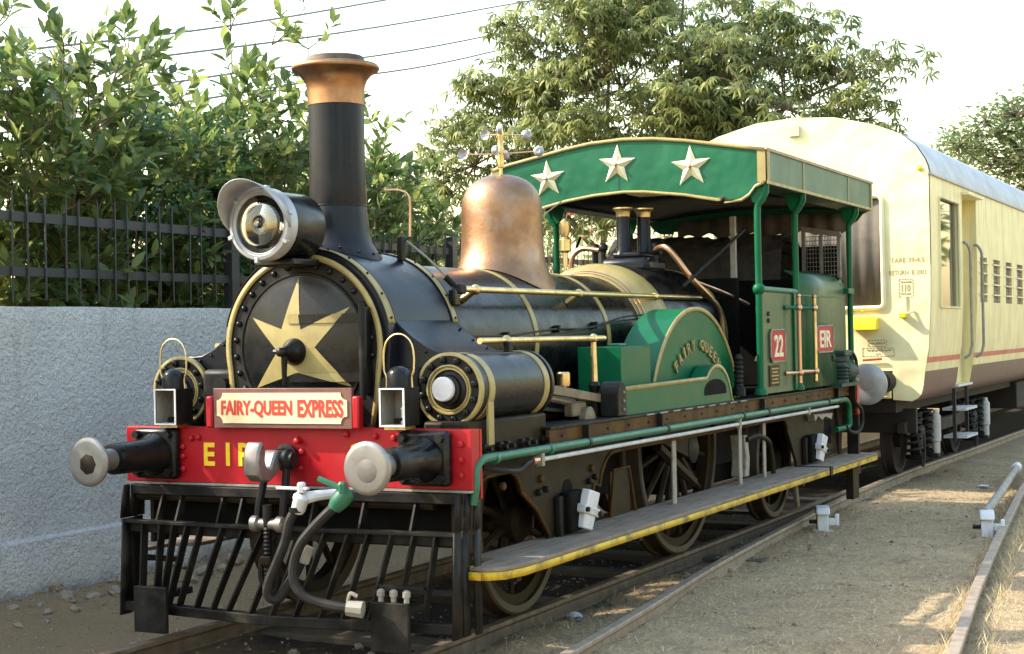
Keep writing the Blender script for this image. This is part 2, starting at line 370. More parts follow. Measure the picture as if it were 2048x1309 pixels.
# ------------------------------------------------------------------ setting: ground
def hash_noise(x, y, s, seed=0):
    x = np.asarray(x, float)*s; y = np.asarray(y, float)*s
    xi, yi = np.floor(x).astype(int), np.floor(y).astype(int); fx, fy = x-xi, y-yi
    fx = fx*fx*(3-2*fx); fy = fy*fy*(3-2*fy)
    def h(a, b):
        q = np.sin(a*127.1+b*311.7+seed*17.3)*43758.5453; return q-np.floor(q)
    return (h(xi, yi)*(1-fx)+h(xi+1, yi)*fx)*(1-fy)+(h(xi, yi+1)*(1-fx)+h(xi+1, yi+1)*fx)*fy
def ground_z(x, y):
    x = np.asarray(x, float); y = np.asarray(y, float)
    z = np.interp(x, [-60, -8, -4.2, -3.4, -2.6, -1.2, -.9, -.5, .5, .9, 1.2, 3, 4, 60], [-.3, -.3, -.25, -.17, -.22, -.2, -.13, -.17, -.17, -.12, -.10, -.10, -.09, -.09])
    near = np.exp(-((x-1)**2+(y-4)**2)/600)
    z = z + near*((hash_noise(x, y, .9, 1)-.5)*.05 + (hash_noise(x, y, 3.1, 2)-.5)*.03 + (hash_noise(x, y, 9, 3)-.5)*.018)
    rub = np.clip(1-np.abs(x+3.0)/.75, 0, 1)
    z = z + near*rub*(hash_noise(x, y, 5, 5)*.10 + hash_noise(x, y, 13, 6)*.06)
    return z
def build_ground():
    def axis(lo, hi, st, far):
        c = list(np.arange(lo, hi+1e-6, st)); a = []; d = st; p = hi
        while p < far: d *= 1.35; p += d; a.append(p)
        b = []; d = st; p = lo
        while p > -far: d *= 1.35; p -= d; b.append(p)
        return np.array(b[::-1]+c+a)
    X = axis(-4.6, 5.4, .07, 500); Y = axis(-2.4, 16, .07, 700)
    gx, gy = np.meshgrid(X, Y); gz = ground_z(gx, gy)
    n, m = len(X), len(Y); idx = np.arange(n*m).reshape(m, n)
    q = np.stack([idx[:-1, :-1], idx[:-1, 1:], idx[1:, 1:], idx[1:, :-1]], -1).reshape(-1, 4)
    me = bpy.data.meshes.new('ground'); me.from_pydata(np.stack([gx, gy, gz], -1).reshape(-1, 3).tolist(), [], q.tolist())
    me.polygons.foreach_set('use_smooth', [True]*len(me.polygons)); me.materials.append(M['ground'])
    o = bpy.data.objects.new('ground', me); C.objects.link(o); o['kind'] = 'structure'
build_ground()

# ------------------------------------------------------------------ rails
def rail_mb(pts, zt=0.0, w=.068):
    """flat-bottom rail along (x,y) points"""
    prof = [(-w/2, 0), (w/2, 0), (w/2+.002, -.03), (.012, -.045), (.012, -.125), (.065, -.14), (.065, -.155), (-.065, -.155), (-.065, -.14), (-.012, -.125), (-.012, -.045), (-w/2-.002, -.03)]
    n = len(prof); mb = MB(); vs = []; P = [Vector((*p, 0)) for p in pts]
    for i, p in enumerate(P):
        t = (P[min(i+1, len(P)-1)]-P[max(i-1, 0)]).normalized(); s = Vector((t.y, -t.x, 0))
        for a, z in prof: vs.append((p.x+s.x*a, p.y+s.y*a, zt+z))
    fs = [(i*n+k, i*n+(k+1) % n, (i+1)*n+(k+1) % n, (i+1)*n+k) for i in range(len(P)-1) for k in range(n)] + [tuple(range(n)), tuple(range((len(P)-1)*n, len(P)*n))]
    return mb.add(vs, fs)
def sm2(pts): return [p[:2] for p in smooth_path([(*p, 0) for p in pts], 6)]
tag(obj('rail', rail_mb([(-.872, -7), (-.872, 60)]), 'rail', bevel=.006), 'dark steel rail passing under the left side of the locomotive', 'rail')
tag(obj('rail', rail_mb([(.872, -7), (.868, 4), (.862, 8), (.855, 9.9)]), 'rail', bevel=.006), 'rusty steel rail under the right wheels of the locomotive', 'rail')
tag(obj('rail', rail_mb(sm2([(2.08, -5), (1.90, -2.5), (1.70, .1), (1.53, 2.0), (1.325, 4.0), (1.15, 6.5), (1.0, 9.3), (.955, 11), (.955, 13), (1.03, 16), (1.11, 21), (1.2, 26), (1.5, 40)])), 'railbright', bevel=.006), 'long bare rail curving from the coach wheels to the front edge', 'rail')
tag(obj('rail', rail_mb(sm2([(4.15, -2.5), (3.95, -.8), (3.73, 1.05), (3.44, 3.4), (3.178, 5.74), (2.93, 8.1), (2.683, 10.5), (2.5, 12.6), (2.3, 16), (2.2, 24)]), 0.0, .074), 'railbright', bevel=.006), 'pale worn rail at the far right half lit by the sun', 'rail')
sl = obj('sleeper', MB().box(-1.3, 1.3, -.12, .12, -.24, -.125), 'sleeper', bevel=.01)
sl.location = (0.1, -.75, .0); tag(sl, 'old wooden sleeper bedded between the two rails', 'sleeper', 'sleepers under the locomotive')
for k, y in enumerate((.9, 2.6, 4.1, 5.0, 5.75, 6.6, 7.5, 8.6, 10)):
    c = copy(sl, None, (.12+.03*(k % 3), y, .02 if k in (3, 4, 5) else 0)); c.rotation_euler = (0, 0, .02*((k*7) % 3-1))

M['tyre'] = pmat('dusty_tyre', (.030, .021, .011), (.05, .035, .019), .5, .7, scale=9)
M['fasciagreen'] = pmat('dull_fascia_green', (.022, .085, .040), (.045, .10, .055), .38, .55, scale=3, c3=(.08, .11, .06), p3=(.6, .85), s3=2.5)
M['wornface'] = pmat('worn_buffer_face', (.17, .155, .14), (.11, .10, .09), .45, .6, metal=.5, scale=14)
M['barpaint'] = pmat('dull_bar_paint', (.19, .145, .085), (.12, .09, .055), .5, .7, scale=8, c3=(.05, .04, .03), p3=(.55, .75), s3=6)

# ------------------------------------------------------------------ the locomotive
L = thing('steam_locomotive', 'old black and green steam locomotive with copper dome, copper capped chimney and red buffer beam', 'locomotive')
AX = 1.79                                                  # height of the boiler axis

def on_boiler(R): return lambda p: (p[0], p[1], p[2])

def rivets(name, pts, r, mat, parent, axis='y'):
    mb = MB()
    for p in pts: mb.ball(p, r, 6, 4)
    return obj(name, mb, mat, parent, kind='stuff')

# --- frames ---------------------------------------------------------
def build_frames():
    lower = [(.05, .56), (.30, .56), (.33, .80), (.36, .97)] + [(.45, .992), (.62, .997)] + arc(.72, .80, .197, 90, 15, 6) + [(1.12, .72), (1.30, .54)]
    lower += [(1.30, .50), (1.95, .50)] + [(1.97, .66), (2.03, .80)] + arc(2.42, .70, .30, 165, 95, 6) + [(2.60, 1.003), (6.45, 1.0)] + arc(6.5, .85, .15, 90, 20, 4) + [(6.95, .55), (6.95, .50), (8.0, .50), (8.05, .56), (8.5, .62)]
    # outline runs along the bottom edge, then back along the top
    poly = [(.05, 1.22)] + lower + [(8.62, .62), (8.62, 1.22)]
    for sx in (1, -1):
        x0 = 1.09*sx
        f = obj('side_frame', MB().prism(poly, 'x', min(x0, x0+.03*sx), max(x0, x0+.03*sx)), 'frame', L, bevel=.003)
        ln = MB()
        for seg in (lower[1:15], lower[17:33]):
            ln.tube([(1.124*sx, y, z) for y, z in seg], .013, 6)
        obj('lining', ln, 'ochre', f)
        for y, z in ((1.185, .913), (.64, .916), (1.99, .913)):
            obj('bolt_head', MB().lathe([(.026, 0), (.026, .02), (.018, .026)], (1.12*sx, y, z), 'x', 12) if sx > 0 else MB().lathe([(.026, 0), (.026, -.02)], (1.12*sx, y, z), 'x', 8), 'ochre', f)
        for y, z in ((1.13, .83), (1.24, .84), (1.93, .83), (2.03, .85), (2.9, 1.07), (4.5, 1.06), (6.0, 1.06)):
            obj('bolt_head', MB().lathe([(.022, 0), (.022, .03*sx), (.012, .04*sx)], (1.12*sx, y, z), 'x', 8), 'iron', f)
        # rear openings
        obj('frame_opening', MB().prism(arc(8.08, .86, .12, 180, 0, 10)+[(8.2, .66), (7.96, .66)], 'x', min(1.121*sx, 1.124*sx), max(1.121*sx, 1.124*sx)), 'dark', f)
        obj('frame_opening', MB().prism(arc(1.60, .79, .085, 0, 360, 14)[:-1], 'x', min(1.121*sx, 1.124*sx), max(1.121*sx, 1.124*sx)), 'dark', f)
        # running plate and its ochre valance
        rp = obj('running_plate', MB().box(min(.9*sx, 1.235*sx), max(.9*sx, 1.235*sx), 1.12, 8.62, 1.232, 1.25), 'iron', L, bevel=.003)
        va = obj('valance', MB().box(min(1.195*sx, 1.225*sx), max(1.195*sx, 1.225*sx), 1.12, 8.60, 1.135, 1.231), 'ochre', rp, bevel=.003)
        rv = []
        for i in range(20): rv.append((1.226*sx, 1.3+i*.38, 1.185))
        rivets('rivet_row', rv, .010, 'iron', rp)
        if sx > 0:
            for i in range(9):                                # slotted edge under the splasher
                obj('plate_slot', MB().box(1.236, 1.245, 2.75+i*.27, 2.90+i*.27, 1.236, 1.246), 'strut', rp)
    # plates tying the frames together, ash pan, footplate floor
    obj('frame_stretcher', MB().box(-1.085, 1.085, .13, .17, .60, 1.2), 'dark', L)
    obj('frame_stretcher', MB().box(-1.085, 1.085, 2.0, 2.04, .62, 1.2), 'dark', L)
    obj('frame_stretcher', MB().box(-1.085, 1.085, 8.3, 8.34, .6, 1.2), 'dark', L)
    obj('ash_pan', MB().box(-.6, .6, 4.9, 6.6, .42, 1.3), 'dark', L, bevel=.02)
    obj('cab_floor', MB().box(-1.19, 1.19, 6.3, 8.6, 1.252, 1.275), 'dark', L)
    ib = obj('inner_frame', MB().box(-.72, -.69, .3, 8.4, .62, 1.22), 'dark', L); copy(ib, L, (1.41, 0, 0))
build_frames()

# --- wheels ---------------------------------------------------------
def wheel(sx, y, R, ns, weight=False):
    x = .80*sx; s = sx
    w = obj('wheel', MB().lathe([(R-.13, -.05*s), (R-.06, -.06*s), (R-.055, .055*s), (R-.13, .05*s), (R-.13, -.05*s)], (x, y, R), 'x', 40, False), 'frame', L)
    obj('tyre', MB().lathe([(R-.06, -.075*s), (R+.028, -.075*s), (R+.028, -.045*s), (R+.002, -.03*s), (R, .075*s), (R-.015, .085*s), (R-.06, .08*s), (R-.06, -.075*s)], (x, y, R), 'x', 48, False), 'tyre', w)
    obj('hub', MB().lathe([(.02, -.1*s), (.13, -.1*s), (.14, .08*s), (.10, .12*s), (.02, .12*s)], (x, y, R), 'x', 18), 'frame', w)
    for k in range(ns):
        a = 2*PI*(k+.5)/ns; c, d = math.cos(a), math.sin(a)
        obj('spoke', MB().tube([(x, y+c*.11, R+d*.11), (x, y+c*(R-.1), R+d*(R-.1))], [.035, .024], 6), 'frame', w)
    if weight:
        a = [(y+(R-.13)*math.cos(t), R+(R-.13)*math.sin(t)) for t in np.linspace(.4, 1.3, 8)]
        b = [(y+(R-.38)*math.cos(t), R+(R-.38)*math.sin(t)) for t in np.linspace(1.3, .4, 8)]
        obj('balance_weight', MB().prism(a+b, 'x', x-.03, x+.03), 'frame', w)
for sx in (1, -1):
    wheel(sx, 1.37, .61, 10); wheel(sx, 4.38, .914, 16, True); wheel(sx, 7.0, .56, 10)
for y, R in ((1.37, .61), (4.38, .914), (7.0, .56)):
    obj('axle', MB().lathe([(.08, -.8), (.08, .8)], (0, y, R), 'x', 14), 'frame', L)

# --- axle boxes, springs, hangers ------------------------------------
def axlebox(sx, y):
    a = obj('axle_box', MB().box(min(1.125*sx, 1.21*sx), max(1.125*sx, 1.21*sx), y-.17, y+.09, .53, .80), 'dark', L, bevel=.02)
    T = Matrix.Translation((1.225*sx, y+.06, .66)) @ Matrix.Rotation(math.radians(-14), 4, 'X') @ Matrix.Rotation(math.radians(8*sx), 4, 'Y')
    obj('axle_cover', MB().box(-.03, .035, -.085, .085, -.125, .135, T), 'white', a, bevel=.01)
    obj('cover_band', MB().box(-.04, .045, -.125, .125, -.03, .03, T), 'offwhite', a, bevel=.012)
    for yy in (-.105, .105): obj('nut', MB().lathe([(.018, 0), (.018, .02*sx)], tuple(T @ Vector((.045*sx, yy, 0))), 'x', 6), 'iron', a)
    sp = MB()
    for k in range(5): sp.box(min(1.13*sx, 1.2*sx), max(1.13*sx, 1.2*sx), y-.13-.05*k, y+.1, .54+.02*k, .556+.02*k)
    obj('guide_block', MB().box(min(1.125*sx, 1.17*sx), max(1.125*sx, 1.17*sx), y-.24, y-.18, .52, .78), 'iron', a, bevel=.01)
for sx in (1, -1):
    axlebox(sx, 1.62); axlebox(sx, 7.35)
    for y in (3.49, 5.10): obj('hanger_strut', MB().box(min(1.15*sx, 1.165*sx), max(1.15*sx, 1.165*sx), y-.03, y+.05, .505, 1.0), 'strut', L, bevel=.004)
    obj('hanger_strut', MB().box(min(1.15*sx, 1.165*sx), max(1.15*sx, 1.165*sx), 5.76, 5.83, .505, 1.0), 'strut', L, bevel=.004)
    obj('brake_shoe', MB().prism([(5.36, .55), (5.47, .55), (5.50, .70), (5.44, .92), (5.36, .92), (5.40, .70)], 'x', min(.98*sx, 1.12*sx), max(.98*sx, 1.12*sx)), 'strut', L, bevel=.01)
    obj('brake_hanger', MB().tube(smooth_path([(1.13*sx, 5.38, .88), (1.16*sx, 5.6, .90), (1.17*sx, 5.9, .82), (1.17*sx, 6.0, .62), (1.17*sx, 6.02, .53)]), .024, 8), 'frame', L)
    obj('spring_link', MB().tube([(1.0*sx, 3.55, .95), (1.0*sx, 4.35, .60)], .045, 6), 'frame', L)
    obj('connecting_rod', MB().prism([(2.3, 1.33), (2.3, 1.40), (4.30, .98), (4.45, .94), (4.45, .78), (4.30, .80)], 'x', min(.955*sx, .995*sx), max(.955*sx, .995*sx)), 'frame', L, bevel=.008)
    obj('crank_pin', MB().lathe([(.11, 0), (.12, .05*sx), (.05, .08*sx)], (.95*sx, 4.38, .87), 'x', 16), 'iron', L)
    obj('inspection_frame', MB().box(min(1.02*sx, 1.04*sx), max(1.02*sx, 1.04*sx), 2.52, 2.88, .5, .84), 'frame', L)
    fl = MB().tube([(1.045*sx, 2.50, .5), (1.045*sx, 2.58, .85), (1.045*sx, 2.86, .85), (1.045*sx, 2.98, .5)], .013, 6)
    obj('frame_edge', fl, 'ochre', L)

# --- footboards ------------------------------------------------------
def footboard(sx):
    o = .39 if sx > 0 else .48
    fb = obj('footboard', MB().prism([(1.20*sx, -.36+o), (1.33*sx, -.37+o), (1.41*sx, -.30+o), (1.45*sx, -.12+o), (1.45*sx, 6.92), (1.02*sx, 6.92), (1.02*sx, .42), (1.20*sx, .38)], 'z', .488, .512), 'wood', L, bevel=.004)
    obj('yellow_edge', MB().strip([(1.30*sx, -.374+o, .486), (1.34*sx, -.368+o, .486), (1.412*sx, -.30+o, .486), (1.453*sx, -.12+o, .486), (1.453*sx, 6.90, .486)], [(1.30*sx, -.374+o, .440), (1.34*sx, -.368+o, .440), (1.412*sx, -.30+o, .440), (1.453*sx, -.12+o, .440), (1.453*sx, 6.90, .440)]), 'yelledge', fb, thick=.014)
    obj('yellow_edge', MB().strip([(1.20*sx, -.364+o, .486), (1.30*sx, -.374+o, .486)], [(1.20*sx, -.364+o, .44), (1.30*sx, -.374+o, .44)]), 'yelledge', fb, thick=.014)
    f2 = obj('footboard', MB().box(min(1.13*sx, 1.45*sx), max(1.13*sx, 1.45*sx), 7.02, 8.84, .483, .510), 'wood', L, bevel=.004)
    obj('yellow_edge', MB().box(min(1.44*sx, 1.453*sx), max(1.44*sx, 1.453*sx), 7.02, 8.82, .436, .481), 'yelledge', f2)
    obj('footboard_joint', MB().box(min(1.12*sx, 1.46*sx), max(1.12*sx, 1.46*sx), 6.93, 7.01, .43, .515), 'iron', L)
    for y in (.3, 2.2, 4.2, 6.2, 8.2): obj('footboard_bracket', MB().box(min(1.08*sx, 1.40*sx), max(1.08*sx, 1.40*sx), y-.03, y+.03, .40, .43), 'iron', L)
    obj('rear_steps', MB().box(min(1.22*sx, 1.30*sx), max(1.22*sx, 1.30*sx), 8.38, 8.62, .05, .43), 'frame', L, bevel=.004)
    obj('guard_iron', MB().tube(smooth_path([(1.0*sx, 7.25, .46), (.98*sx, 7.35, .25), (.95*sx, 7.5, .07)]), [.03]*17, 6), 'strut', L)
for sx in (1, -1): footboard(sx)

# --- buffer beam -----------------------------------------------------
B = obj('buffer_beam', MB().box(-1.26, 1.26, 0, .10, .955, 1.303), 'red', L, bevel=.004)
obj('beam_end_plate', MB().box(1.245, 1.262, .101, .125, .90, 1.30), 'red', B)
obj('beam_flange', MB().box(-1.255, 1.255, -.012, .1, .940, .953), 'strut', B)
for x, z in ((-.80, 1.18), (-.80, 1.12), (-.80, 1.04), (-.735, 1.235), (-.68, 1.24), (1.195, 1.22), (1.195, 1.13), (1.195, 1.04), (.07, 1.235), (.10, 1.16), (.42, 1.27), (.62, 1.26), (.75, 1.25), (.09, 1.06)):
    obj('rivet', MB().lathe([(.020, 0), (.019, -.018), (.010, -.026)], (x, 0, z), 'y', 10), 'red', B)
obj('rivet', MB().lathe([(.018, 0), (.018, -.05), (.01, -.055)], (.085, 0, 1.225), 'y', 10), 'red', B)
text('lettering', 'E', (-.640, -.002, 1.062), (1, 0, 0), (0, 0, 1), .085, .145, 'yellowletter', B, .003, .03)
text('lettering', 'I', (-.470, -.002, 1.064), (1, 0, 0), (0, 0, 1), .030, .145, 'yellowletter', B, .003, .03)
text('lettering', 'R', (-.375, -.002, 1.064), (1, 0, 0), (0, 0, 1), .115, .145, 'yellowletter', B, .003, .03)
text('lettering', '22', (.445, -.002, 1.07), (1, 0, 0), (0, 0, 1), .20, .145, 'yellowletter', B, .003, .03)

def buffer(x, front=True, y0=0., dy=-1):
    b = obj('buffer', MB().box(x-.165, x+.165, min(y0, y0+.075*dy), max(y0, y0+.075*dy), 1.133-.155, 1.133+.165), 'black', L, bevel=.025)
    prof = [(.135, .07), (.128, .10), (.102, .16), (.098, .30), (.096, .46), (.092, .47), (.07, .475)]
    obj('housing', MB().lathe([(r, h*dy) for r, h in prof], (x, y0, 1.133), 'y', 28), 'black', b)
    obj('ram', MB().lathe([(r, h*dy) for r, h in ((.066, .47), (.066, .55), (.085, .60), (.12, .635), (.12, .64))], (x, y0, 1.133), 'y', 24), 'steel', b)
    obj('head', MB().lathe([(r, h*dy) for r, h in ((.10, .645), (.138, .650), (.147, .660), (.149, .670), (.144, .681), (.12, .685), (.06, .687), (.003, .688))], (x, y0, 1.133), 'y', 40), 'steel', b, ang=60)
    for u in (-.125, .125):
        for v in (-.11, .125): obj('nut', MB().lathe([(.026, .07*dy), (.026, .11*dy)], (x+u, y0, 1.133+v), 'y', 6), 'iron', b)
    obj('worn_patch', MB().lathe([(.066, .686*dy), (.060, .6885*dy), (.003, .6895*dy)], (x+.005, y0, 1.120), 'y', 7 if x < 0 else 22), 'frame' if x < 0 else 'wornface', b, ang=60)
for x in (-.978, .978): buffer(x)

def coupling():
    h = obj('draw_hook', MB().prism([(-.10, 1.105), (-.22, 1.09), (-.24, 1.13), (-.245, 1.17), (-.26, 1.10), (-.25, 1.06)][:0] +
        [(-.04, 1.17), (-.20, 1.185), (-.235, 1.14), (-.265, 1.08), (-.30, 1.085), (-.315, 1.13), (-.31, 1.19), (-.325, 1.235), (-.352, 1.245), (-.385, 1.19), (-.40, 1.12), (-.385, 1.05), (-.34, 1.01), (-.28, 1.0), (-.22, 1.03), (-.16, 1.075), (-.04, 1.075)], 'x', -.055, .055), 'hooksteel', L, bevel=.032)
    obj('draw_shank', MB().lathe([(.075, -.005), (.085, -.04), (.06, -.05), (.06, -.16)], (0, 0, 1.125), 'y', 16), 'iron', h)
    obj('coupling_pin', MB().lathe([(.03, -.10), (.055, -.10), (.055, -.075), (.035, -.075), (.035, .075), (.062, .075), (.062, .10), (.045, .12), (.045, .135)], (0, -.14, 1.125), 'x', 16), 'iron', h)
    for x in (-.075, .085):
        obj('coupling_link', MB().tube(smooth_path([(x, -.14, 1.14), (x, -.16, 1.0), (x*1.1, -.20, .86), (x*1.1, -.22, .76)]), .024, 8), 'iron', h)
    obj('trunnion', MB().lathe([(.035, -.12), (.05, -.11), (.05, -.07), (.034, -.06), (.034, .06), (.05, .07), (.05, .11), (.035, .12)], (0, -.225, .745), 'x', 14), 'hooksteel', h)
    sc = [(.022 if i % 2 else .029, -.012*i) for i in range(28)]
    obj('coupling_screw', MB().lathe([(.028, .12), (.028, .0)] + sc, (0, -.235, .74), 'z', 10), 'iron', h, ang=20)
    obj('screw_nut', MB().box(-.04, .04, -.275, -.195, .50, .56), 'frame', h, bevel=.012)
    obj('coupling_link', MB().tube(smooth_path([(-.045, -.235, .53), (-.06, -.22, .42), (-.03, -.20, .34), (.03, -.20, .34), (.06, -.22, .42), (.045, -.235, .53)]), .02, 8), 'iron', h)
coupling()

# --- head board --------------------------------------------------------
def headboard():
    h = obj('name_board', MB().box(-.505, .505, -.075, -.05, 1.305, 1.548), 'maroon', L, bevel=.003)
    poly = arc(-.475, 1.335, .045, 90, 0, 6) + arc(.475, 1.335, .045, 180, 90, 6) + arc(.475, 1.520, .045, 270, 180, 6) + arc(-.475, 1.520, .045, 0, -90, 6)
    obj('cream_panel', MB().prism(poly, 'y', -.081, -.076), 'cream', h)
    text('lettering', 'FAIRY-QUEEN', (-.440, -.0825, 1.368), (1, 0, 0), (0, 0, 1), .525, .108, 'redsign', h, .002, .035)
    text('lettering', 'EXPRESS', (.125, -.0825, 1.372), (1, 0, 0), (0, 0, 1), .325, .108, 'redsign', h, .002, .035)
    for x in (-.535, .535): obj('board_bracket', MB().box(x-.025, x+.025, -.085, -.03, 1.304, 1.50), 'red', h, bevel=.012)
headboard()

# --- cow catcher -------------------------------------------------------
def cowcatcher():
    cc = obj('cowcatcher', MB().box(-1.2, 1.2, -.045, 0, .875, .936), 'cowl', L, bevel=.006)
    yb = lambda x: -.13 - .13*(1-abs(x)/1.2)
    ym = lambda x: -.125 - .065*(1-abs(x)/1.2)
    lean = lambda x: float(np.interp(x, [-1.2, -.9, -.68, -.4, -.08, .2, .5, .8, 1.08, 1.2], [0, -.04, -.15, -.19, -.25, -.19, -.17, -.14, -.08, 0]))
    for sx in (-1, 1):
        p = [(1.205*sx, -.13), (.15*sx, -.25), (0, -.258), (0, -.18), (.15*sx, -.175), (1.205*sx, -.06)]
        obj('bottom_bar', MB().prism(p, 'z', .145, .205), 'cowl', cc, bevel=.005)
    for sx in (-1, 1):
        p = [(1.21*sx, -.125), (0, -.192), (0, -.12), (1.21*sx, -.06)]
        obj('middle_bar', MB().prism(p, 'z', .700, .722), 'cowl', cc, bevel=.003)
        p = [(1.2*sx, -.075), (0, -.14), (0, -.122), (1.2*sx, -.058)]
        obj('middle_bar', MB().prism(p, 'z', .64, .698), 'cowl', cc, bevel=.003)
    def bar(a, b, w=.012, d=.062):
        a, b = Vector(a), Vector(b)
        vs = [(p.x+sx*w/2, p.y+sy, p.z) for p in (a, b) for sx in (-1, 1) for sy in (0, d)]
        return MB().add(vs, [(0, 1, 3, 2), (4, 6, 7, 5), (0, 4, 5, 1), (2, 3, 7, 6), (0, 2, 6, 4), (1, 5, 7, 3)])
    for x in (-1.04, -.896, -.79, -.681, -.57, -.40, -.235, -.08, .07, .205, .35, .508, .64, .794, .935, 1.077):
        zb = .205 if x != .935 else .41
        t = (.70-zb)/.495; xb = x+lean(x)
        obj('slat', bar((x, ym(x)+.002, .70), (x+lean(x)*t, ym(x)+.002+(yb(xb)-ym(x))*t, zb)), 'cowl', cc)
    for x in (-.95, -.80, -.48, -.33, -.17, .20, .55, .9): obj('upright', bar((x, -.10, .722), (x, -.035, .876), .014, .06), 'cowl', cc)
    obj('short_bar', MB().box(.715, 1.02, -.165, -.145, .395, .415), 'cowl', cc)
    for sx in (-1, 1):                                          # side panels: three flat plates each
        x = 1.2*sx
        for k in range(3):
            y0 = -.13+k*.085
            vs = [(x+k*.017*sx, y0-.0, .722), (x+k*.017*sx, y0+.075, .722), (x+.02*k*sx, y0+.07, .12), (x+.02*k*sx, y0-.035*(k == 0), .12)]
            m = MB().add(vs, [(0, 1, 2, 3)]); obj('side_plate', m, 'cowl', cc, thick=.014)
            vs = [(x+k*.017*sx, y0+.03, .936), (x+k*.017*sx, y0+.085, .936), (x+k*.017*sx, y0+.075, .728), (x+k*.017*sx, y0+.0, .728)]
            obj('side_plate', MB().add(vs, [(0, 1, 2, 3)]), 'cowl', cc, thick=.014)
        gx = .86*sx
        g = obj('rail_guard', MB().box(gx-.125, gx+.125, -.285, -.255, .05, .335), 'cowl', cc, bevel=.006)
        for u in (-.075, 0.01, .095) if sx > 0 else ():
            obj('guard_bolt', MB().lathe([(.016, 0), (.016, .04), (.024, .041), (.024, .07), (.012, .08)], (gx+u, -.245, .325), 'z', 8), 'strut', cc)
        obj('guard_stay', MB().box(gx-.03, gx+.03, -.25, .1, .24, .28), 'cowl', cc)
    obj('cross_pipe', MB().tube(smooth_path([(-1.15, .30, .90), (-1.12, .05, .86), (-1.0, .02, .86), (1.0, .02, .86)]), .03, 8), 'frame', L)
cowcatcher()

# --- brake hoses -------------------------------------------------------
def hoses():
    a = obj('vacuum_hose', MB().tube(smooth_path([(.345, -.40, .885), (.29, -.42, .80), (.262, -.43, .68), (.20, -.44, .54), (.145, -.44, .43), (.135, -.43, .365), (.165, -.40, .335), (.205, -.38, .37), (.262, -.36, .46), (.31, -.34, .56)]), [.029]*34+[.031]*39, 10), 'hose', L)
    ck = obj('hose_cock', MB().lathe([(.032, -.02), (.042, .0), (.044, .05), (.050, .06), (.050, .08), (.035, .10)], (0, 0, 0), 'z', 14), 'white', a)
    ck.matrix_parent_inverse = Matrix(); ck.location = (.335, -.40, .86); ck.rotation_euler = (0, .35, 0)
    obj('cock_outlet', MB().tube([(.37, -.385, .925), (.44, -.35, .94), (.52, -.26, .945)], [.036, .03, .026], 10), 'white', a)
    obj('cock_handle', MB().box(.20, .42, -.43, -.40, .975, .993), 'white', a, bevel=.006)
    obj('cock_spindle', MB().lathe([(.026, 0), (.026, .05), (.018, .06)], (.37, -.413, .96), 'z', 8), 'white', a)
    obj('hose_clip', MB().lathe([(.044, 0), (.044, .03)], (.328, -.405, .845), 'z', 12), 'iron', a)
    obj('hose_coupling', MB().tube([(.31, -.34, .55), (.345, -.32, .64)], [.045, .04], 10), 'strut', a)
    b = obj('vacuum_hose', MB().tube(smooth_path([(.60, -.40, .895), (.54, -.42, .84), (.45, -.43, .755), (.37, -.44, .66), (.325, -.44, .55), (.325, -.44, .45), (.38, -.43, .375), (.47, -.41, .335), (.57, -.39, .315), (.66, -.37, .305)]), .030, 10), 'hose', L)
    obj('hose_cock', MB().tube([(.585, -.405, .875), (.61, -.40, .91), (.64, -.385, .945), (.67, -.36, .965)], [.040, .055, .058, .042], 12), 'pipegreen', b)
    obj('cock_handle', MB().tube([(.50, -.43, 1.045), (.645, -.42, .992)], [.018, .017], 6), 'pipegreen', b)
    obj('cock_spindle', MB().lathe([(.03, 0), (.03, .05), (.018, .065)], (.648, -.41, .965), 'z', 8), 'pipegreen', b)
    obj('hose_coupling', MB().tube([(.64, -.375, .308), (.73, -.35, .30)], [.045, .05], 10), 'strut', b)
    obj('coupling_lug', MB().tube(smooth_path([(.64, -.37, .345), (.66, -.37, .39), (.70, -.36, .375)]), .012, 6), 'strut', b)
hoses()

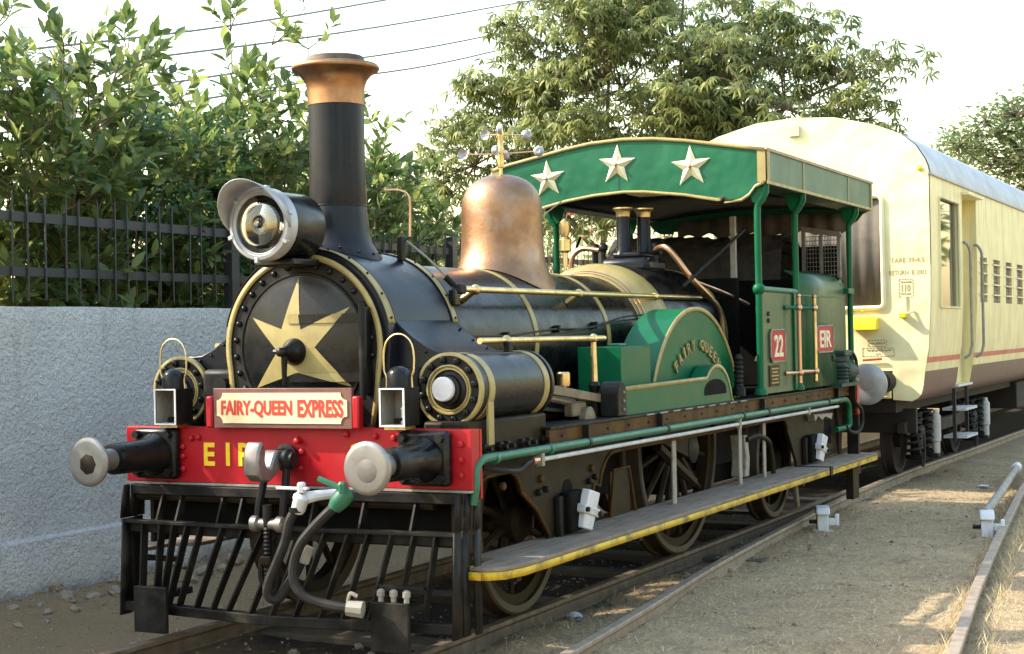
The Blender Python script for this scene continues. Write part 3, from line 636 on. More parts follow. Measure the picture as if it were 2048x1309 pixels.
# --- smokebox ----------------------------------------------------------
def smokebox():
    R = .61
    half = arc(0, AX, R, 0, 180, 40)
    poly = half + [(-.60, 1.60), (-.545, 1.35), (-.50, 1.26), (.50, 1.26), (.545, 1.35), (.60, 1.60)]
    sb = obj('smokebox', MB().prism(poly, 'y', .20, 1.10), 'slate', L, bevel=.006, ang=30)
    fr = .575
    pf = arc(0, AX, fr, -12, 192, 44) + [(-.545, 1.50), (-.51, 1.30), (.51, 1.30), (.545, 1.50)]
    fp = obj('front_plate', MB().prism(pf, 'y', .175, .205), 'iron', sb)
    tr = [(x, .178, z) for x, z in ([(.50, 1.31), (.535, 1.50)] + arc(0, AX, fr-.012, -12, 192, 44) + [(-.535, 1.50), (-.50, 1.31)])]
    o1 = MB(); a, b = [], []
    c0 = np.array([0, AX])
    for (x, y, z) in tr:
        d = np.array([x, z]) - c0; d = d/np.linalg.norm(d); a.append((x+d[0]*.016, .172, z+d[1]*.016)); b.append((x-d[0]*.02, .172, z-d[1]*.02))
    obj('front_trim', o1.strip(a, b), 'gold', sb, thick=.01)
    rv = [(.505*math.cos(math.radians(t)), .172, AX+.505*math.sin(math.radians(t))) for t in range(-42, 223, 12)]
    for p in rv: obj('rivet', MB().ball(p, .020, 10, 6), 'black', fp)
    for y0, y1 in ((.205, .285), (1.015, 1.085)):              # gold bands over the wrapper
        a = [(x, y0, z) for x, z in arc(0, AX, R+.008, 13, 167, 40)]; b = [(x, y1, z) for x, z in arc(0, AX, R+.008, 13, 167, 40)]
        bd = obj('gold_band', MB().strip(a, b), 'gold', sb, thick=.012)
        rivets('band_screws', [((R+.012)*math.cos(math.radians(t)), (y0+y1)/2, AX+(R+.012)*math.sin(math.radians(t))) for t in range(16, 166, 15)], .009, 'iron', bd)
        ed = MB()
        for yy in (y0-.004, y1+.004): ed.tube([(x, yy, z) for x, z in arc(0, AX, R+.005, 13, 167, 40)], .005, 6)
        obj('band_edge', ed, 'black', bd)
    # flared wing plates down to the cylinders
    for sx in (1, -1):
        prof = [(.50, 1.985), (.585, 1.95), (.625, 1.91), (.70, 1.845), (.79, 1.785), (.88, 1.748), (.97, 1.74), (1.06, 1.735), (1.06, 1.70), (1.02, 1.28), (.5, 1.28)]
        w = obj('wing_plate', MB().prism([(x*sx, z) for x, z in prof], 'y', .30, 1.08), 'slate', sb, bevel=.006, ang=25)
        rivets('wing_rivets', [(x*sx, .296, z-.02) for x, z in ((.70, 1.835), (.80, 1.77), (.89, 1.735))] + [(x*sx, 1.0, z+.004) for x, z in ((.66, 1.885), (.75, 1.81), (.85, 1.757))], .010, 'iron', w)
        obj('steam_chest', MB().box(min(.52*sx, .80*sx), max(.52*sx, .80*sx), .19, .30, 1.30, 1.66), 'iron', sb, bevel=.03)
        obj('drain_valve', MB().lathe([(.05, 0), (.05, .06), (.03, .09)], (.62*sx, .14, 1.56), 'y', 12), 'iron', sb)
    # door
    dome = lambda r: .165 - .055*(1-(r/.45)**2)
    prof = [(.455, .185), (.455, .165)] + [(.45*t, dome(.45*t)) for t in (1, .9, .75, .6, .45, .3, .15, .02)]
    d = obj('smokebox_door', MB().lathe(prof, (0, 0, AX), 'y', 64), 'black', sb, ang=50)
    obj('door_rim', MB().tube([(x, .164, z) for x, z in arc(0, AX, .455, 0, 360, 64)], .010, 6), 'iron', sb)
    tips = [(-.012, 2.225), (.015+.01, 1.90), (.359, 2.033), (.116+.01, 1.79), (.36, 1.548), (.0, 1.637), (-.338, 1.541), (-.15, 1.769), (-.362, 1.984), (-.118, 1.906)]
    st = MB(); cz = 1.80; N = 8
    for k in range(10):
        p, q = Vector(tips[k]), Vector(tips[(k+1) % 10]); c = Vector((0, cz)); vs = []; ix = {}
        for i in range(N+1):
            for j in range(i+1):
                u = c + (p-c)*((i-j)/N) + (q-c)*(j/N); ix[(i, j)] = len(vs)
                r = math.hypot(u.x, u.y-AX); vs.append((u.x, dome(r)-.003, u.y))
        fs = []
        for i in range(N):
            for j in range(i+1):
                fs.append((ix[(i, j)], ix[(i+1, j)], ix[(i+1, j+1)]))
                if j < i: fs.append((ix[(i, j)], ix[(i+1, j+1)], ix[(i, j+1)]))
        st.add(vs, fs)
    obj('gold_star', st, 'gold', sb, flat=False)
    for z in (1.965, 1.605):                                   # hinge straps
        xs = np.linspace(-.06, .44, 12)
        fy = [dome(math.hypot(q, z-AX))-.013 for q in xs]
        sg = obj('hinge_strap', MB().prism([(q, y) for q, y in zip(xs, fy)] + [(.47, .16), (.47, .19)] + [(q, y+.02) for q, y in zip(xs[::-1], fy[::-1])], 'z', z-.028, z+.028), 'black', sb)
        # the star is painted on across the strap
        gp = MB()
        def cut(poly, ax, lim, sg):
            out = []
            for a, b in zip(poly, poly[1:]+poly[:1]):
                da, db = sg*(a[ax]-lim), sg*(b[ax]-lim)
                if da <= 0: out.append(a)
                if da*db < 0: t = da/(da-db); out.append((a[0]+(b[0]-a[0])*t, a[1]+(b[1]-a[1])*t))
            return out
        for x0, x1 in zip(xs[:-1], xs[1:]):
            for k in range(10):
                pl = [tips[k], tips[(k+1) % 10], (0, cz)]
                for ax, lim, sg in ((0, x0, -1), (0, x1, 1), (1, z-.027, -1), (1, z+.027, 1)): pl = cut(pl, ax, lim, sg) if len(pl) > 2 else []
                if len(pl) > 2: gp.add([(px, float(np.interp(px, xs, fy))-.0012, pz) for px, pz in pl], [tuple(range(len(pl)))])
        if gp.f: obj('painted_strap_end', gp, 'gold', sb, flat=True, kind='stuff')
    obj('hinge_post', MB().box(.445, .50, .10, .19, 1.50, 2.03), 'black', sb, bevel=.012)
    obj('hinge_pin', MB().lathe([(.02, 1.47), (.02, 2.05)], (.475, .10, 0), 'z', 10), 'iron', sb)
    obj('door_boss', MB().lathe([(.085, .115), (.083, .09), (.06, .055), (.04, .02), (.035, .0), (.028, -.01), (.028, -.05), (.018, -.06)], (-.02, 0, 1.765), 'y', 24), 'black', sb, ang=50)
    obj('door_dart', MB().tube([(-.02, .0, 1.765), (-.02, -.005, 1.60), (-.02, .01, 1.50)], [.022, .015, .012], 8), 'black', sb)
    obj('dart_handle', MB().tube([(-.075, -.03, 1.77), (-.02, -.03, 1.765)], [.014, .02], 8), 'black', sb)
smokebox()

# --- chimney ------------------------------------------------------------
def chimney():
    cy = .60
    def seat(p):
        x, y, h = p
        if h < .25:
            k = 1-h/.25; base = math.sqrt(max(.618**2-x*x, .01))-.618
            return (x, y, h+base*k)
        return p
    prof = [(0.2794, .0), (0.2754, .012), (0.2430, .035), (0.2122, .08), (0.1976, .15), (0.1912, .22), (0.1827, .29)]
    c = obj('chimney', MB().lathe(prof, (0, cy, AX+.612), 'z', 48, False, seat), 'slate', L, ang=50)
    obj('chimney_barrel', MB().lathe([(0.1831, 2.685), (0.1855, 2.70), (0.1790, 3.0), (0.1790, 3.345)], (0, cy, 0), 'z', 48, False), 'slate', c)
    obj('barrel_seam', MB().lathe([(0.1843, 2.684), (0.1875, 2.687), (0.1875, 2.694), (0.1843, 2.697)], (0, cy, 0), 'z', 48, False), 'black', c)
    obj('copper_cap', MB().lathe([(0.1790, 3.335), (0.1831, 3.337), (0.1831, 3.42), (0.1879, 3.465), (0.2041, 3.505), (0.2349, 3.540), (0.2738, 3.560), (0.2819, 3.570), (0.2819, 3.585), (0.2714, 3.598), (0.2349, 3.600), (0.2187, 3.598), (0.2187, 3.55), (0.1620, 3.45), (0.0162, 3.40)], (0, cy, 0), 'z', 56, False), 'cap', c, ang=50)
    obj('chimney_rim', MB().lathe([(0.186, 3.56), (0.186, 3.645), (0.178, 3.652), (0.166, 3.645), (0.166, 3.45)], (0, cy, 0), 'z', 40, False), 'rail', c)
    rivets('base_rivets', [(.262*math.cos(t), cy+.262*math.sin(t), AX+.637+math.sqrt(.618**2-(.262*math.cos(t))**2)-.612) for t in np.linspace(0, 2*PI, 14)[:-1]], .010, 'iron', c)
chimney()

# --- headlamp -------------------------------------------------------------
def headlamp():
    z = 2.53
    h = obj('headlamp', MB().lathe([(.195, .16), (.205, .14), (.205, -.20)], (0, 0, z), 'y', 48), 'black', L)
    obj('lamp_bezel', MB().lathe([(.207, -.17), (.219, -.175), (.219, -.255), (.212, -.268), (.192, -.272), (.190, -.262), (.184, -.258), (.180, -.262), (.173, -.255), (.173, -.225)], (0, 0, z), 'y', 56, False), 'silver', h, ang=30)
    obj('reflector', MB().lathe([(.172, -.235), (.158, -.205), (.115, -.175), (.055, -.155), (.003, -.150)], (0, 0, z), 'y', 40, False), 'reflector', h, ang=60)
    obj('bulb', MB().ball((0, -.165, z), .020, 10, 8), 'white', h)
    obj('lens', MB().lathe([(.174, -.246), (.12, -.258), (.06, -.264), (.003, -.266)], (0, 0, z), 'y', 40, False), 'glass', h, ang=60, thick=.004)
    n = 24; a = [(.221*math.cos(t), -.255, z+.221*math.sin(t)) for t in np.linspace(math.radians(-8), math.radians(188), n+1)]
    b = []
    for i in range(n+1):
        t = math.radians(-8+196*i/n); k = math.sin(PI*i/n)**.75
        b.append(((.221+.02*k)*math.cos(t), -.258-.20*k, z+.015*k+(.221+.015*k)*math.sin(t)))
    obj('visor', MB().strip(a, b), 'silver', h, thick=-.004)
    for t in (15, 75, 140, 200, 265, 330):
        obj('bezel_clip', MB().box(-.018, .018, -.275, -.24, -.012, .012, Matrix.Translation((.216*math.cos(math.radians(t)), 0, z+.216*math.sin(math.radians(t)))) @ Matrix.Rotation(-math.radians(t), 4, 'Y')), 'silver', h, bevel=.004)
    obj('lamp_bracket', MB().box(-.14, .14, -.12, .22, 2.285, 2.33), 'black', h, bevel=.01)
    obj('lamp_bracket', MB().box(-.03, .03, .05, .2, 2.30, 2.42), 'black', h)
headlamp()

# --- boiler, dome, fire box --------------------------------------------------
def boiler():
    b = obj('boiler', MB().lathe([(.55, 1.08), (.55, 4.50)], (0, 0, AX), 'y', 72), 'black', L)
    for y in (2.36, 3.70):
        bd = obj('boiler_band', MB().lathe([(.5505, y-.032), (.557, y-.03), (.557, y+.03), (.5505, y+.032)], (0, 0, AX), 'y', 72, False), 'gold', b)
    fbx = obj('firebox', MB().lathe([(.655, 4.80), (.658, 4.84), (.658, 6.35)], (0, 0, AX), 'y', 64), 'black', L)
    obj('brass_belt', MB().lathe([(.552, 4.40), (.575, 4.42), (.585, 4.46), (.600, 4.48), (.640, 4.56), (.658, 4.62), (.668, 4.70), (.668, 4.83), (.660, 4.845)], (0, 0, AX), 'y', 64, False), 'gold', fbx, ang=50)
    eg = MB()
    for y, r in ((4.42, .579), (4.47, .594)): eg.lathe([(r+.001, y-.006), (r+.007, y), (r+.003, y+.006)], (0, 0, AX), 'y', 64, False)
    obj('belt_bead', eg, 'copper', fbx)
    obj('firebox_band', MB().lathe([(.659, 6.24), (.664, 6.25), (.664, 6.31), (.659, 6.32)], (0, 0, AX), 'y', 64, False), 'gold', fbx)
    obj('firebox_side', MB().box(-.62, .62, 4.85, 6.35, 1.22, 1.80), 'black', fbx)
    # dome
    def seat(p):
        x, y, h = p
        if h < .36:
            k = (1-h/.36)**1.0; base = math.sqrt(max(.558**2-min(abs(x), .50)**2, .01))-.558
            return (x, y, h+base*k)
        return p
    zb = AX+.556
    prof = [(.405, 0), (.402, .010), (.378, .035), (.350, .08), (.330, .14), (.320, .22), (.316, .30), (.3155, .42), (.314, .49), (.304, .55), (.283, .605), (.25, .652), (.20, .694), (.14, .722), (.08, .737), (.02, .743)]
    d = obj('dome', MB().lathe(prof, (0, 2.92, zb), 'z', 64, False, seat), 'domecu', L, ang=70)
    # ornamental spindle with little cups
    s = obj('spindle', MB().lathe([(.014, 3.06), (.014, 3.14), (.024, 3.145), (.030, 3.19), (.024, 3.25), (.030, 3.27), (.024, 3.30), (.024, 3.38), (.030, 3.40), (.022, 3.43), (.018, 3.48), (.003, 3.50)], (0, 2.92, 0), 'z', 12), 'brass', L)
    for z, ang0, ln in ((3.25, .25, .30), (3.40, 1.0, .24)):
        for k in range(4 if z < 3.3 else 3):
            a = ang0 + k*2*PI/(4 if z < 3.3 else 3); dx, dy = math.cos(a), math.sin(a)
            l2 = ln*(1 if k % 2 == 0 else .55)
            obj('spindle_arm', MB().tube([(0, 2.92, z), (dx*l2, 2.92+dy*l2, z+.01)], .006, 6), 'copper', s)
            T = Matrix.Translation((dx*l2, 2.92+dy*l2, z+.01)) @ Matrix.Rotation(a, 4, 'Z') @ Matrix.Rotation(PI/2, 4, 'X')
            mb = MB().lathe([(.004, .025), (.02, .03), (.036, .018), (.042, -.012), (.034, -.006), (.01, .01)], (0, 0, 0), 'z', 14); mb.v = [tuple(T @ Vector(p)) for p in mb.v]
            obj('cup', mb, 'silver', s)
    # safety valves
    v = obj('safety_valve', MB().box(-.24, .24, 5.36, 5.84, AX+.60, AX+.745), 'slate', L, bevel=.05)
    obj('valve_cover', MB().box(-.14, .14, 5.42, 5.78, AX+.745, AX+.80), 'slate', v, bevel=.02)
    for x, y in ((-.055, 5.50), (.07, 5.70)):
        obj('valve_column', MB().lathe([(.085, AX+.78), (.066, AX+.82), (.062, AX+1.14)], (x, y, 0), 'z', 20), 'slate', v)
        obj('column_top', MB().lathe([(.063, AX+1.13), (.066, AX+1.17), (.078, AX+1.19), (.094, AX+1.20), (.094, AX+1.212), (.05, AX+1.212)], (x, y, 0), 'z', 24), 'brass', v)
    for x, y in ((-.26, 5.5), (-.36, 5.55), (.22, 5.6)):
        obj('valve_ball', MB().ball((x, y, AX+.85), .045, 10, 8), 'slate', v)
        obj('valve_stem', MB().lathe([(.025, AX+.70), (.025, AX+.83)], (x, y, 0), 'z', 8), 'slate', v)
    pk = obj('steam_pipe', MB().tube(smooth_path([(.22, 5.58, 2.60), (.34, 5.45, 2.62), (.42, 5.40, 2.60), (.50, 5.42, 2.50), (.60, 5.50, 2.33), (.68, 5.78, 2.15), (.72, 5.92, 2.02), (.74, 5.95, 1.86), (.74, 5.95, 1.6)]), .028, 10), 'copper', L)
    obj('pipe_union', MB().lathe([(.045, -.03), (.045, .03)], (.26, 5.56, 2.60), 'x', 10), 'iron', pk)
    obj('steam_pipe', MB().tube(smooth_path([(-.30, 5.5, 2.62), (-.48, 5.5, 2.64), (-.58, 5.5, 2.55), (-.60, 5.5, 2.3)]), .026, 8), 'copper', L)
    obj('steam_pipe', MB().tube(smooth_path([(.60, 5.6, 2.30), (.68, 6.2, 2.2), (.74, 6.7, 2.1)]), .018, 8), 'copper', L)
    # fittings on the far side of the boiler
    for k, (x, y) in enumerate(((-.50, 3.95), (-.52, 4.25), (-.5, 4.6))):
        obj('boiler_fitting', MB().lathe([(.05, 2.18), (.05, 2.30), (.075, 2.32), (.075, 2.38), (.04, 2.40), (.03, 2.52)], (x, y, 0), 'z', 12), 'iron', L)
    obj('injector_body', MB().tube([(-.5, 3.9, 2.42), (-.5, 4.7, 2.42)], .035, 8), 'iron', L)
    obj('whistle', MB().lathe([(.025, 2.45), (.025, 2.58), (.055, 2.60), (.055, 2.70), (.03, 2.72), (.045, 2.76), (.045, 2.86), (.01, 2.89)], (-.42, 5.0, 0), 'z', 12), 'brass', L)
    obj('whistle_cord', MB().tube(smooth_path([(-.48, 4.25, 2.5), (-.5, 4.5, 2.8), (-.45, 5.0, 3.05)]), .006, 6), 'copper', L)
boiler()

# --- hand rails ---------------------------------------------------------------
def handrails():
    for sx in (1, -1):
        x = .575*sx
        h = obj('handrail', MB().tube([(x, 1.20, 2.152), (x, 5.80, 2.152)], .0225, 12), 'brass', L)
        for y in (1.38, 3.07, 4.66):
            obj('handrail_knob', MB().ball((x, y, 2.152), .036, 12, 8), 'brass', h)
            obj('handrail_post', MB().tube([(x, y, 2.152), (.47*sx, y, 2.085)], [.02, .028], 10), 'brass', h)
        obj('regulator_rod', MB().tube([(x, 5.8, 2.152), (x, 6.75, 2.155)], .011, 8), 'iron', h)
        obj('rail_end_fitting', MB().box(x-.035, x+.035, 1.10, 1.2, 2.115, 2.185), 'iron', h, bevel=.015)
        obj('fitting_bracket', MB().box(x-.03, x+.02, 1.05, 1.13, 2.04, 2.15), 'black', h, bevel=.01)
        r = obj('reach_rod', MB().tube([(.30*sx, .95, 2.47), (.42*sx, 1.0, 2.36), (.55*sx, 1.12, 2.19)], .008, 8), 'strut', L)
        obj('rod_eye', MB().tube([(.51*sx, 1.08, 2.235), (.56*sx, 1.13, 2.165)], .022, 8), 'iron', r)
        obj('rod_bracket', MB().box(.27*sx-.02, .27*sx+.02, .90, .96, 2.34, 2.50), 'iron', r, bevel=.008)
        obj('oil_pipe', MB().tube(smooth_path([(.22*sx, .80, 2.80), (.28*sx, .92, 2.80), (.32*sx, .96, 2.74), (.32*sx, .96, 2.50)]), .008, 6), 'copper', r)
        lo = obj('handrail', MB().tube([(1.0*sx, .62, 1.808), (1.0*sx, 2.55, 1.808)], .020, 12), 'brass', L)
        for y, z0 in ((.985, 1.66), (2.36, 1.49)):
            obj('handrail_knob', MB().ball((1.0*sx, y, 1.808), .034, 12, 8), 'brass', lo)
            obj('handrail_post', MB().tube([(1.0*sx, y, 1.80), (1.0*sx, y, z0)], [.019, .026], 10), 'brass', lo)
        obj('post_socket', MB().lathe([(.055, 1.25), (.05, 1.40), (.032, 1.42), (.045, 1.47), (.03, 1.50)], (1.0*sx, 2.36, 0), 'z', 14), 'iron', lo)
        cb = obj('conduit', MB().tube(smooth_path([(.545*sx, 1.12, 1.84), (.56*sx, 1.9, 1.84), (.567*sx, 2.6, 1.88), (.57*sx, 3.3, 1.89), (.575*sx, 3.9, 1.97), (.60*sx, 4.5, 2.0)]), .007, 6), 'darkrubber', L)
        obj('conduit', MB().tube(smooth_path([(.55*sx, 1.12, 1.80), (.565*sx, 1.7, 1.80), (.572*sx, 2.3, 1.83), (.575*sx, 3.0, 1.87), (.58*sx, 3.7, 1.93), (.60*sx, 4.4, 1.97)]), .006, 6), 'darkrubber', L)
        for y, z in ((1.85, 1.84), (2.7, 1.885), (3.4, 1.91)): obj('conduit_clip', MB().box(.55*sx-.02, .55*sx+.03, y-.015, y+.015, z-.03, z+.025), 'iron', L)
        obj('stay_rod', MB().tube([(.60*sx, 5.3, 2.25), (.85*sx, 6.3, 2.80)], .015, 8), 'iron', L)
handrails()

# --- cylinders and motion -------------------------------------------------------
def cylinders():
    for sx in (1, -1):
        x = .997*sx; z = 1.524
        c = obj('cylinder', MB().lathe([(.20, .26), (.212, .27), (.212, 1.19), (.20, 1.20)], (x, 0, z), 'y', 56), 'black', L)
        obj('cylinder_cover', MB().lathe([(.214, .275), (.219, .265), (.219, .228), (.214, .224), (.14, .224), (.14, .24), (.118, .24), (.112, .228), (.02, .224)], (x, 0, z), 'y', 56, True), 'iron', c, ang=30)
        obj('cover_trim', MB().lathe([(.2195, .26), (.222, .255), (.222, .222), (.216, .219), (.203, .219), (.200, .224)], (x, 0, z), 'y', 56, False), 'gold', c)
        obj('cover_ring', MB().lathe([(.150, .224), (.149, .216), (.141, .214), (.138, .222), (.132, .228), (.128, .222), (.120, .221), (.118, .229)], (x, 0, z), 'y', 56, False), 'gold', c)
        obj('cover_hub', MB().lathe([(.118, .236), (.108, .226), (.092, .215), (.088, .188), (.06, .187)], (x, 0, z), 'y', 40), 'black', c)
        obj('white_cap', MB().lathe([(.073, .20), (.073, .166), (.066, .160), (.02, .159)], (x-.012*sx, 0, z+.005), 'y', 36), 'white', c)
        for k in range(12):
            a = 2*PI*(k+.35)/12
            obj('cover_bolt', MB().lathe([(.021, .225), (.021, .202), (.012, .198), (.010, .188)], (x+.178*math.cos(a), 0, z+.178*math.sin(a)), 'y', 6), 'black', c)
        for y in (.37, 1.13):
            obj('lagging_band', MB().lathe([(.2125, y-.036), (.218, y-.033), (.218, y+.033), (.2125, y+.036)], (x, 0, z), 'y', 56, False), 'gold', c)
        obj('rear_flange', MB().lathe([(.216, 1.19), (.222, 1.195), (.222, 1.225), (.10, 1.235)], (x, 0, z), 'y', 48), 'black', c)
        obj('cylinder_saddle', MB().box(min(.86*sx, 1.16*sx), max(.86*sx, 1.16*sx), .14, 1.22, 1.10, 1.34), 'frame', c, bevel=.02)
        obj('band_foot', MB().box(min(1.185*sx, 1.20*sx), max(1.185*sx, 1.20*sx), .335, .405, 1.19, 1.45), 'gold', c)
        for k in range(6):
            obj('saddle_nut', MB().lathe([(.03, 0), (.03, .03*sx), (.016, .035*sx), (.016, .07*sx)], (1.16*sx, .32+k*.15+.05*(k % 2), 1.17), 'x', 6), 'iron', c)
        obj('steam_lug', MB().box(min(1.01*sx, 1.05*sx), max(1.01*sx, 1.05*sx), .92, .98, 1.70, 1.80), 'iron', c, bevel=.006)
        # motion
        obj('piston_rod', MB().tube([(x, 1.2, z-.06), (x, 2.0, z-.16)], .026, 10), 'steel', c)
        sb = obj('slide_bar', MB().prism([(1.22, 1.475), (1.22, 1.54), (2.5, 1.385), (2.5, 1.33)], 'x', min(x+.03*sx, x+.085*sx), max(x+.03*sx, x+.085*sx)), 'barpaint', L, bevel=.004)
        obj('slide_bar', MB().prism([(1.22, 1.36), (1.22, 1.39), (2.42, 1.275), (2.42, 1.255)], 'x', min(x-.10*sx, x-.03*sx), max(x-.10*sx, x-.03*sx)), 'iron', L, bevel=.004)
        obj('crosshead', MB().box(min(x-.02*sx, x+.045*sx), max(x-.02*sx, x+.045*sx), 1.88, 2.12, 1.27, 1.37), 'barpaint', L, bevel=.01)
        obj('gudgeon_pin', MB().lathe([(.06, -.02), (.085, .0), (.085, .05), (.05, .07)], (x+.04*sx, 2.08, 1.25), 'x', 16), 'barpaint', L)
        oc = obj('oil_cup', MB().lathe([(.02, 1.50), (.02, 1.545), (.042, 1.55), (.046, 1.565), (.046, 1.635), (.038, 1.645), (.01, 1.645)], (x+.055*sx, 1.72, -.06), 'z', 16), 'brass', L)
        mp = [(2.28, 1.25), (2.44, 1.25)] + [(2.44, 1.40)] + arc(2.36, 1.42, .08, 0, 180, 8)[1:-1] + [(2.28, 1.40)]
        mb_ = obj('motion_bracket', MB().prism(mp, 'x', min(1.07*sx, 1.215*sx), max(1.07*sx, 1.215*sx)), 'iron', L, bevel=.01)
        rivets('bracket_rivets', [(1.218*sx, 2.38, zz) for zz in (1.30, 1.36, 1.42)], .012, 'strut', mb_)
        obj('expansion_link', MB().box(min(.80*sx, .9*sx), max(.80*sx, .9*sx), 1.5, 2.3, 1.26, 1.42), 'dark', L, bevel=.02)
cylinders()

# --- splashers ----------------------------------------------------------------
def splashers():
    cy, cz, R = 4.38, .92, 1.115
    a0 = math.degrees(math.asin((1.25-cz)/R))
    for sx in (1, -1):
        out = arc(cy, cz, R, a0, 180-a0, 48)
        sp = obj('splasher', MB().prism(out, 'x', min(.70*sx, 1.04*sx), max(.70*sx, 1.04*sx)), 'green', L, ang=30)
        rim = MB(); a = [(1.052*sx, y, z) for y, z in arc(cy, cz, R+.014, a0, 180-a0, 48)]; b = [(1.052*sx, y, z) for y, z in arc(cy, cz, R-.022, a0, 180-a0, 48)]
        obj('gold_edge', rim.strip(a, b), 'gold', sp, thick=.014)
        # raised name round the arch
        name = 'FAIRY QUEEN'; n = len(name); rr = R-.30
        for i, ch in enumerate(name):
            if ch == ' ': continue
            t = math.radians(90 - (i-(n-1)/2)*7.6) if sx > 0 else math.radians(90+(i-(n-1)/2)*7.6)
            ce = Vector((1.046*sx, cy-rr*math.cos(t)*1.0, cz+rr*math.sin(t))) if False else Vector((1.046*sx, cy+rr*math.cos(t), cz+rr*math.sin(t)))
            if sx > 0:
                u = Vector((0, math.sin(t), -math.cos(t))); v = Vector((0, math.cos(t), math.sin(t)))
            else:
                u = Vector((0, -math.sin(t), math.cos(t))); v = Vector((0, math.cos(t), math.sin(t)))
            w = {'I': .026, 'Q': .088, 'E': .062, 'F': .060}.get(ch, .074); h = .092
            text('name_letter', ch, ce-u*w/2-v*h/2, u, v, w, h, 'gold', sp, .014, .015)
        # outer plate over the coupling crank
        hump = arc(4.43, 1.19, .375, 132, 12, 14)
        pl = [(2.45, 1.252), (2.45, 1.45), (4.02, 1.467)] + hump + [(4.83, 1.252)]
        ss = obj('splasher_plate', MB().prism(pl, 'x', min(1.06*sx, 1.20*sx), max(1.06*sx, 1.20*sx)), 'green', L, ang=30)
        ed = [(2.45, 1.452), (4.02, 1.469)] + hump + [(4.83, 1.252)]
        obj('gold_edge', MB().strip([(1.207*sx, y, z+.006) for y, z in ed], [(1.207*sx, y-.004, z-.026) for y, z in ed]), 'gold', ss, thick=.012)
        obj('peep_hole', MB().prism([(4.38+.27*math.cos(math.radians(t)), 1.335+.115*math.sin(math.radians(t))**.8) for t in range(0, 181, 12)]+[(4.115, 1.322), (4.645, 1.322)], 'x', min(1.201*sx, 1.204*sx), max(1.201*sx, 1.204*sx)), 'dark', ss)
        bx = obj('sand_box', MB().box(min(.70*sx, 1.05*sx), max(.70*sx, 1.05*sx), 2.74, 3.33, 1.252, 1.742), 'green', L, bevel=.006)
        obj('box_lid', MB().box(min(.85*sx, .95*sx), max(.85*sx, .95*sx), 2.95, 3.1, 1.742, 1.765), 'pipegreen', bx, bevel=.008)
splashers()

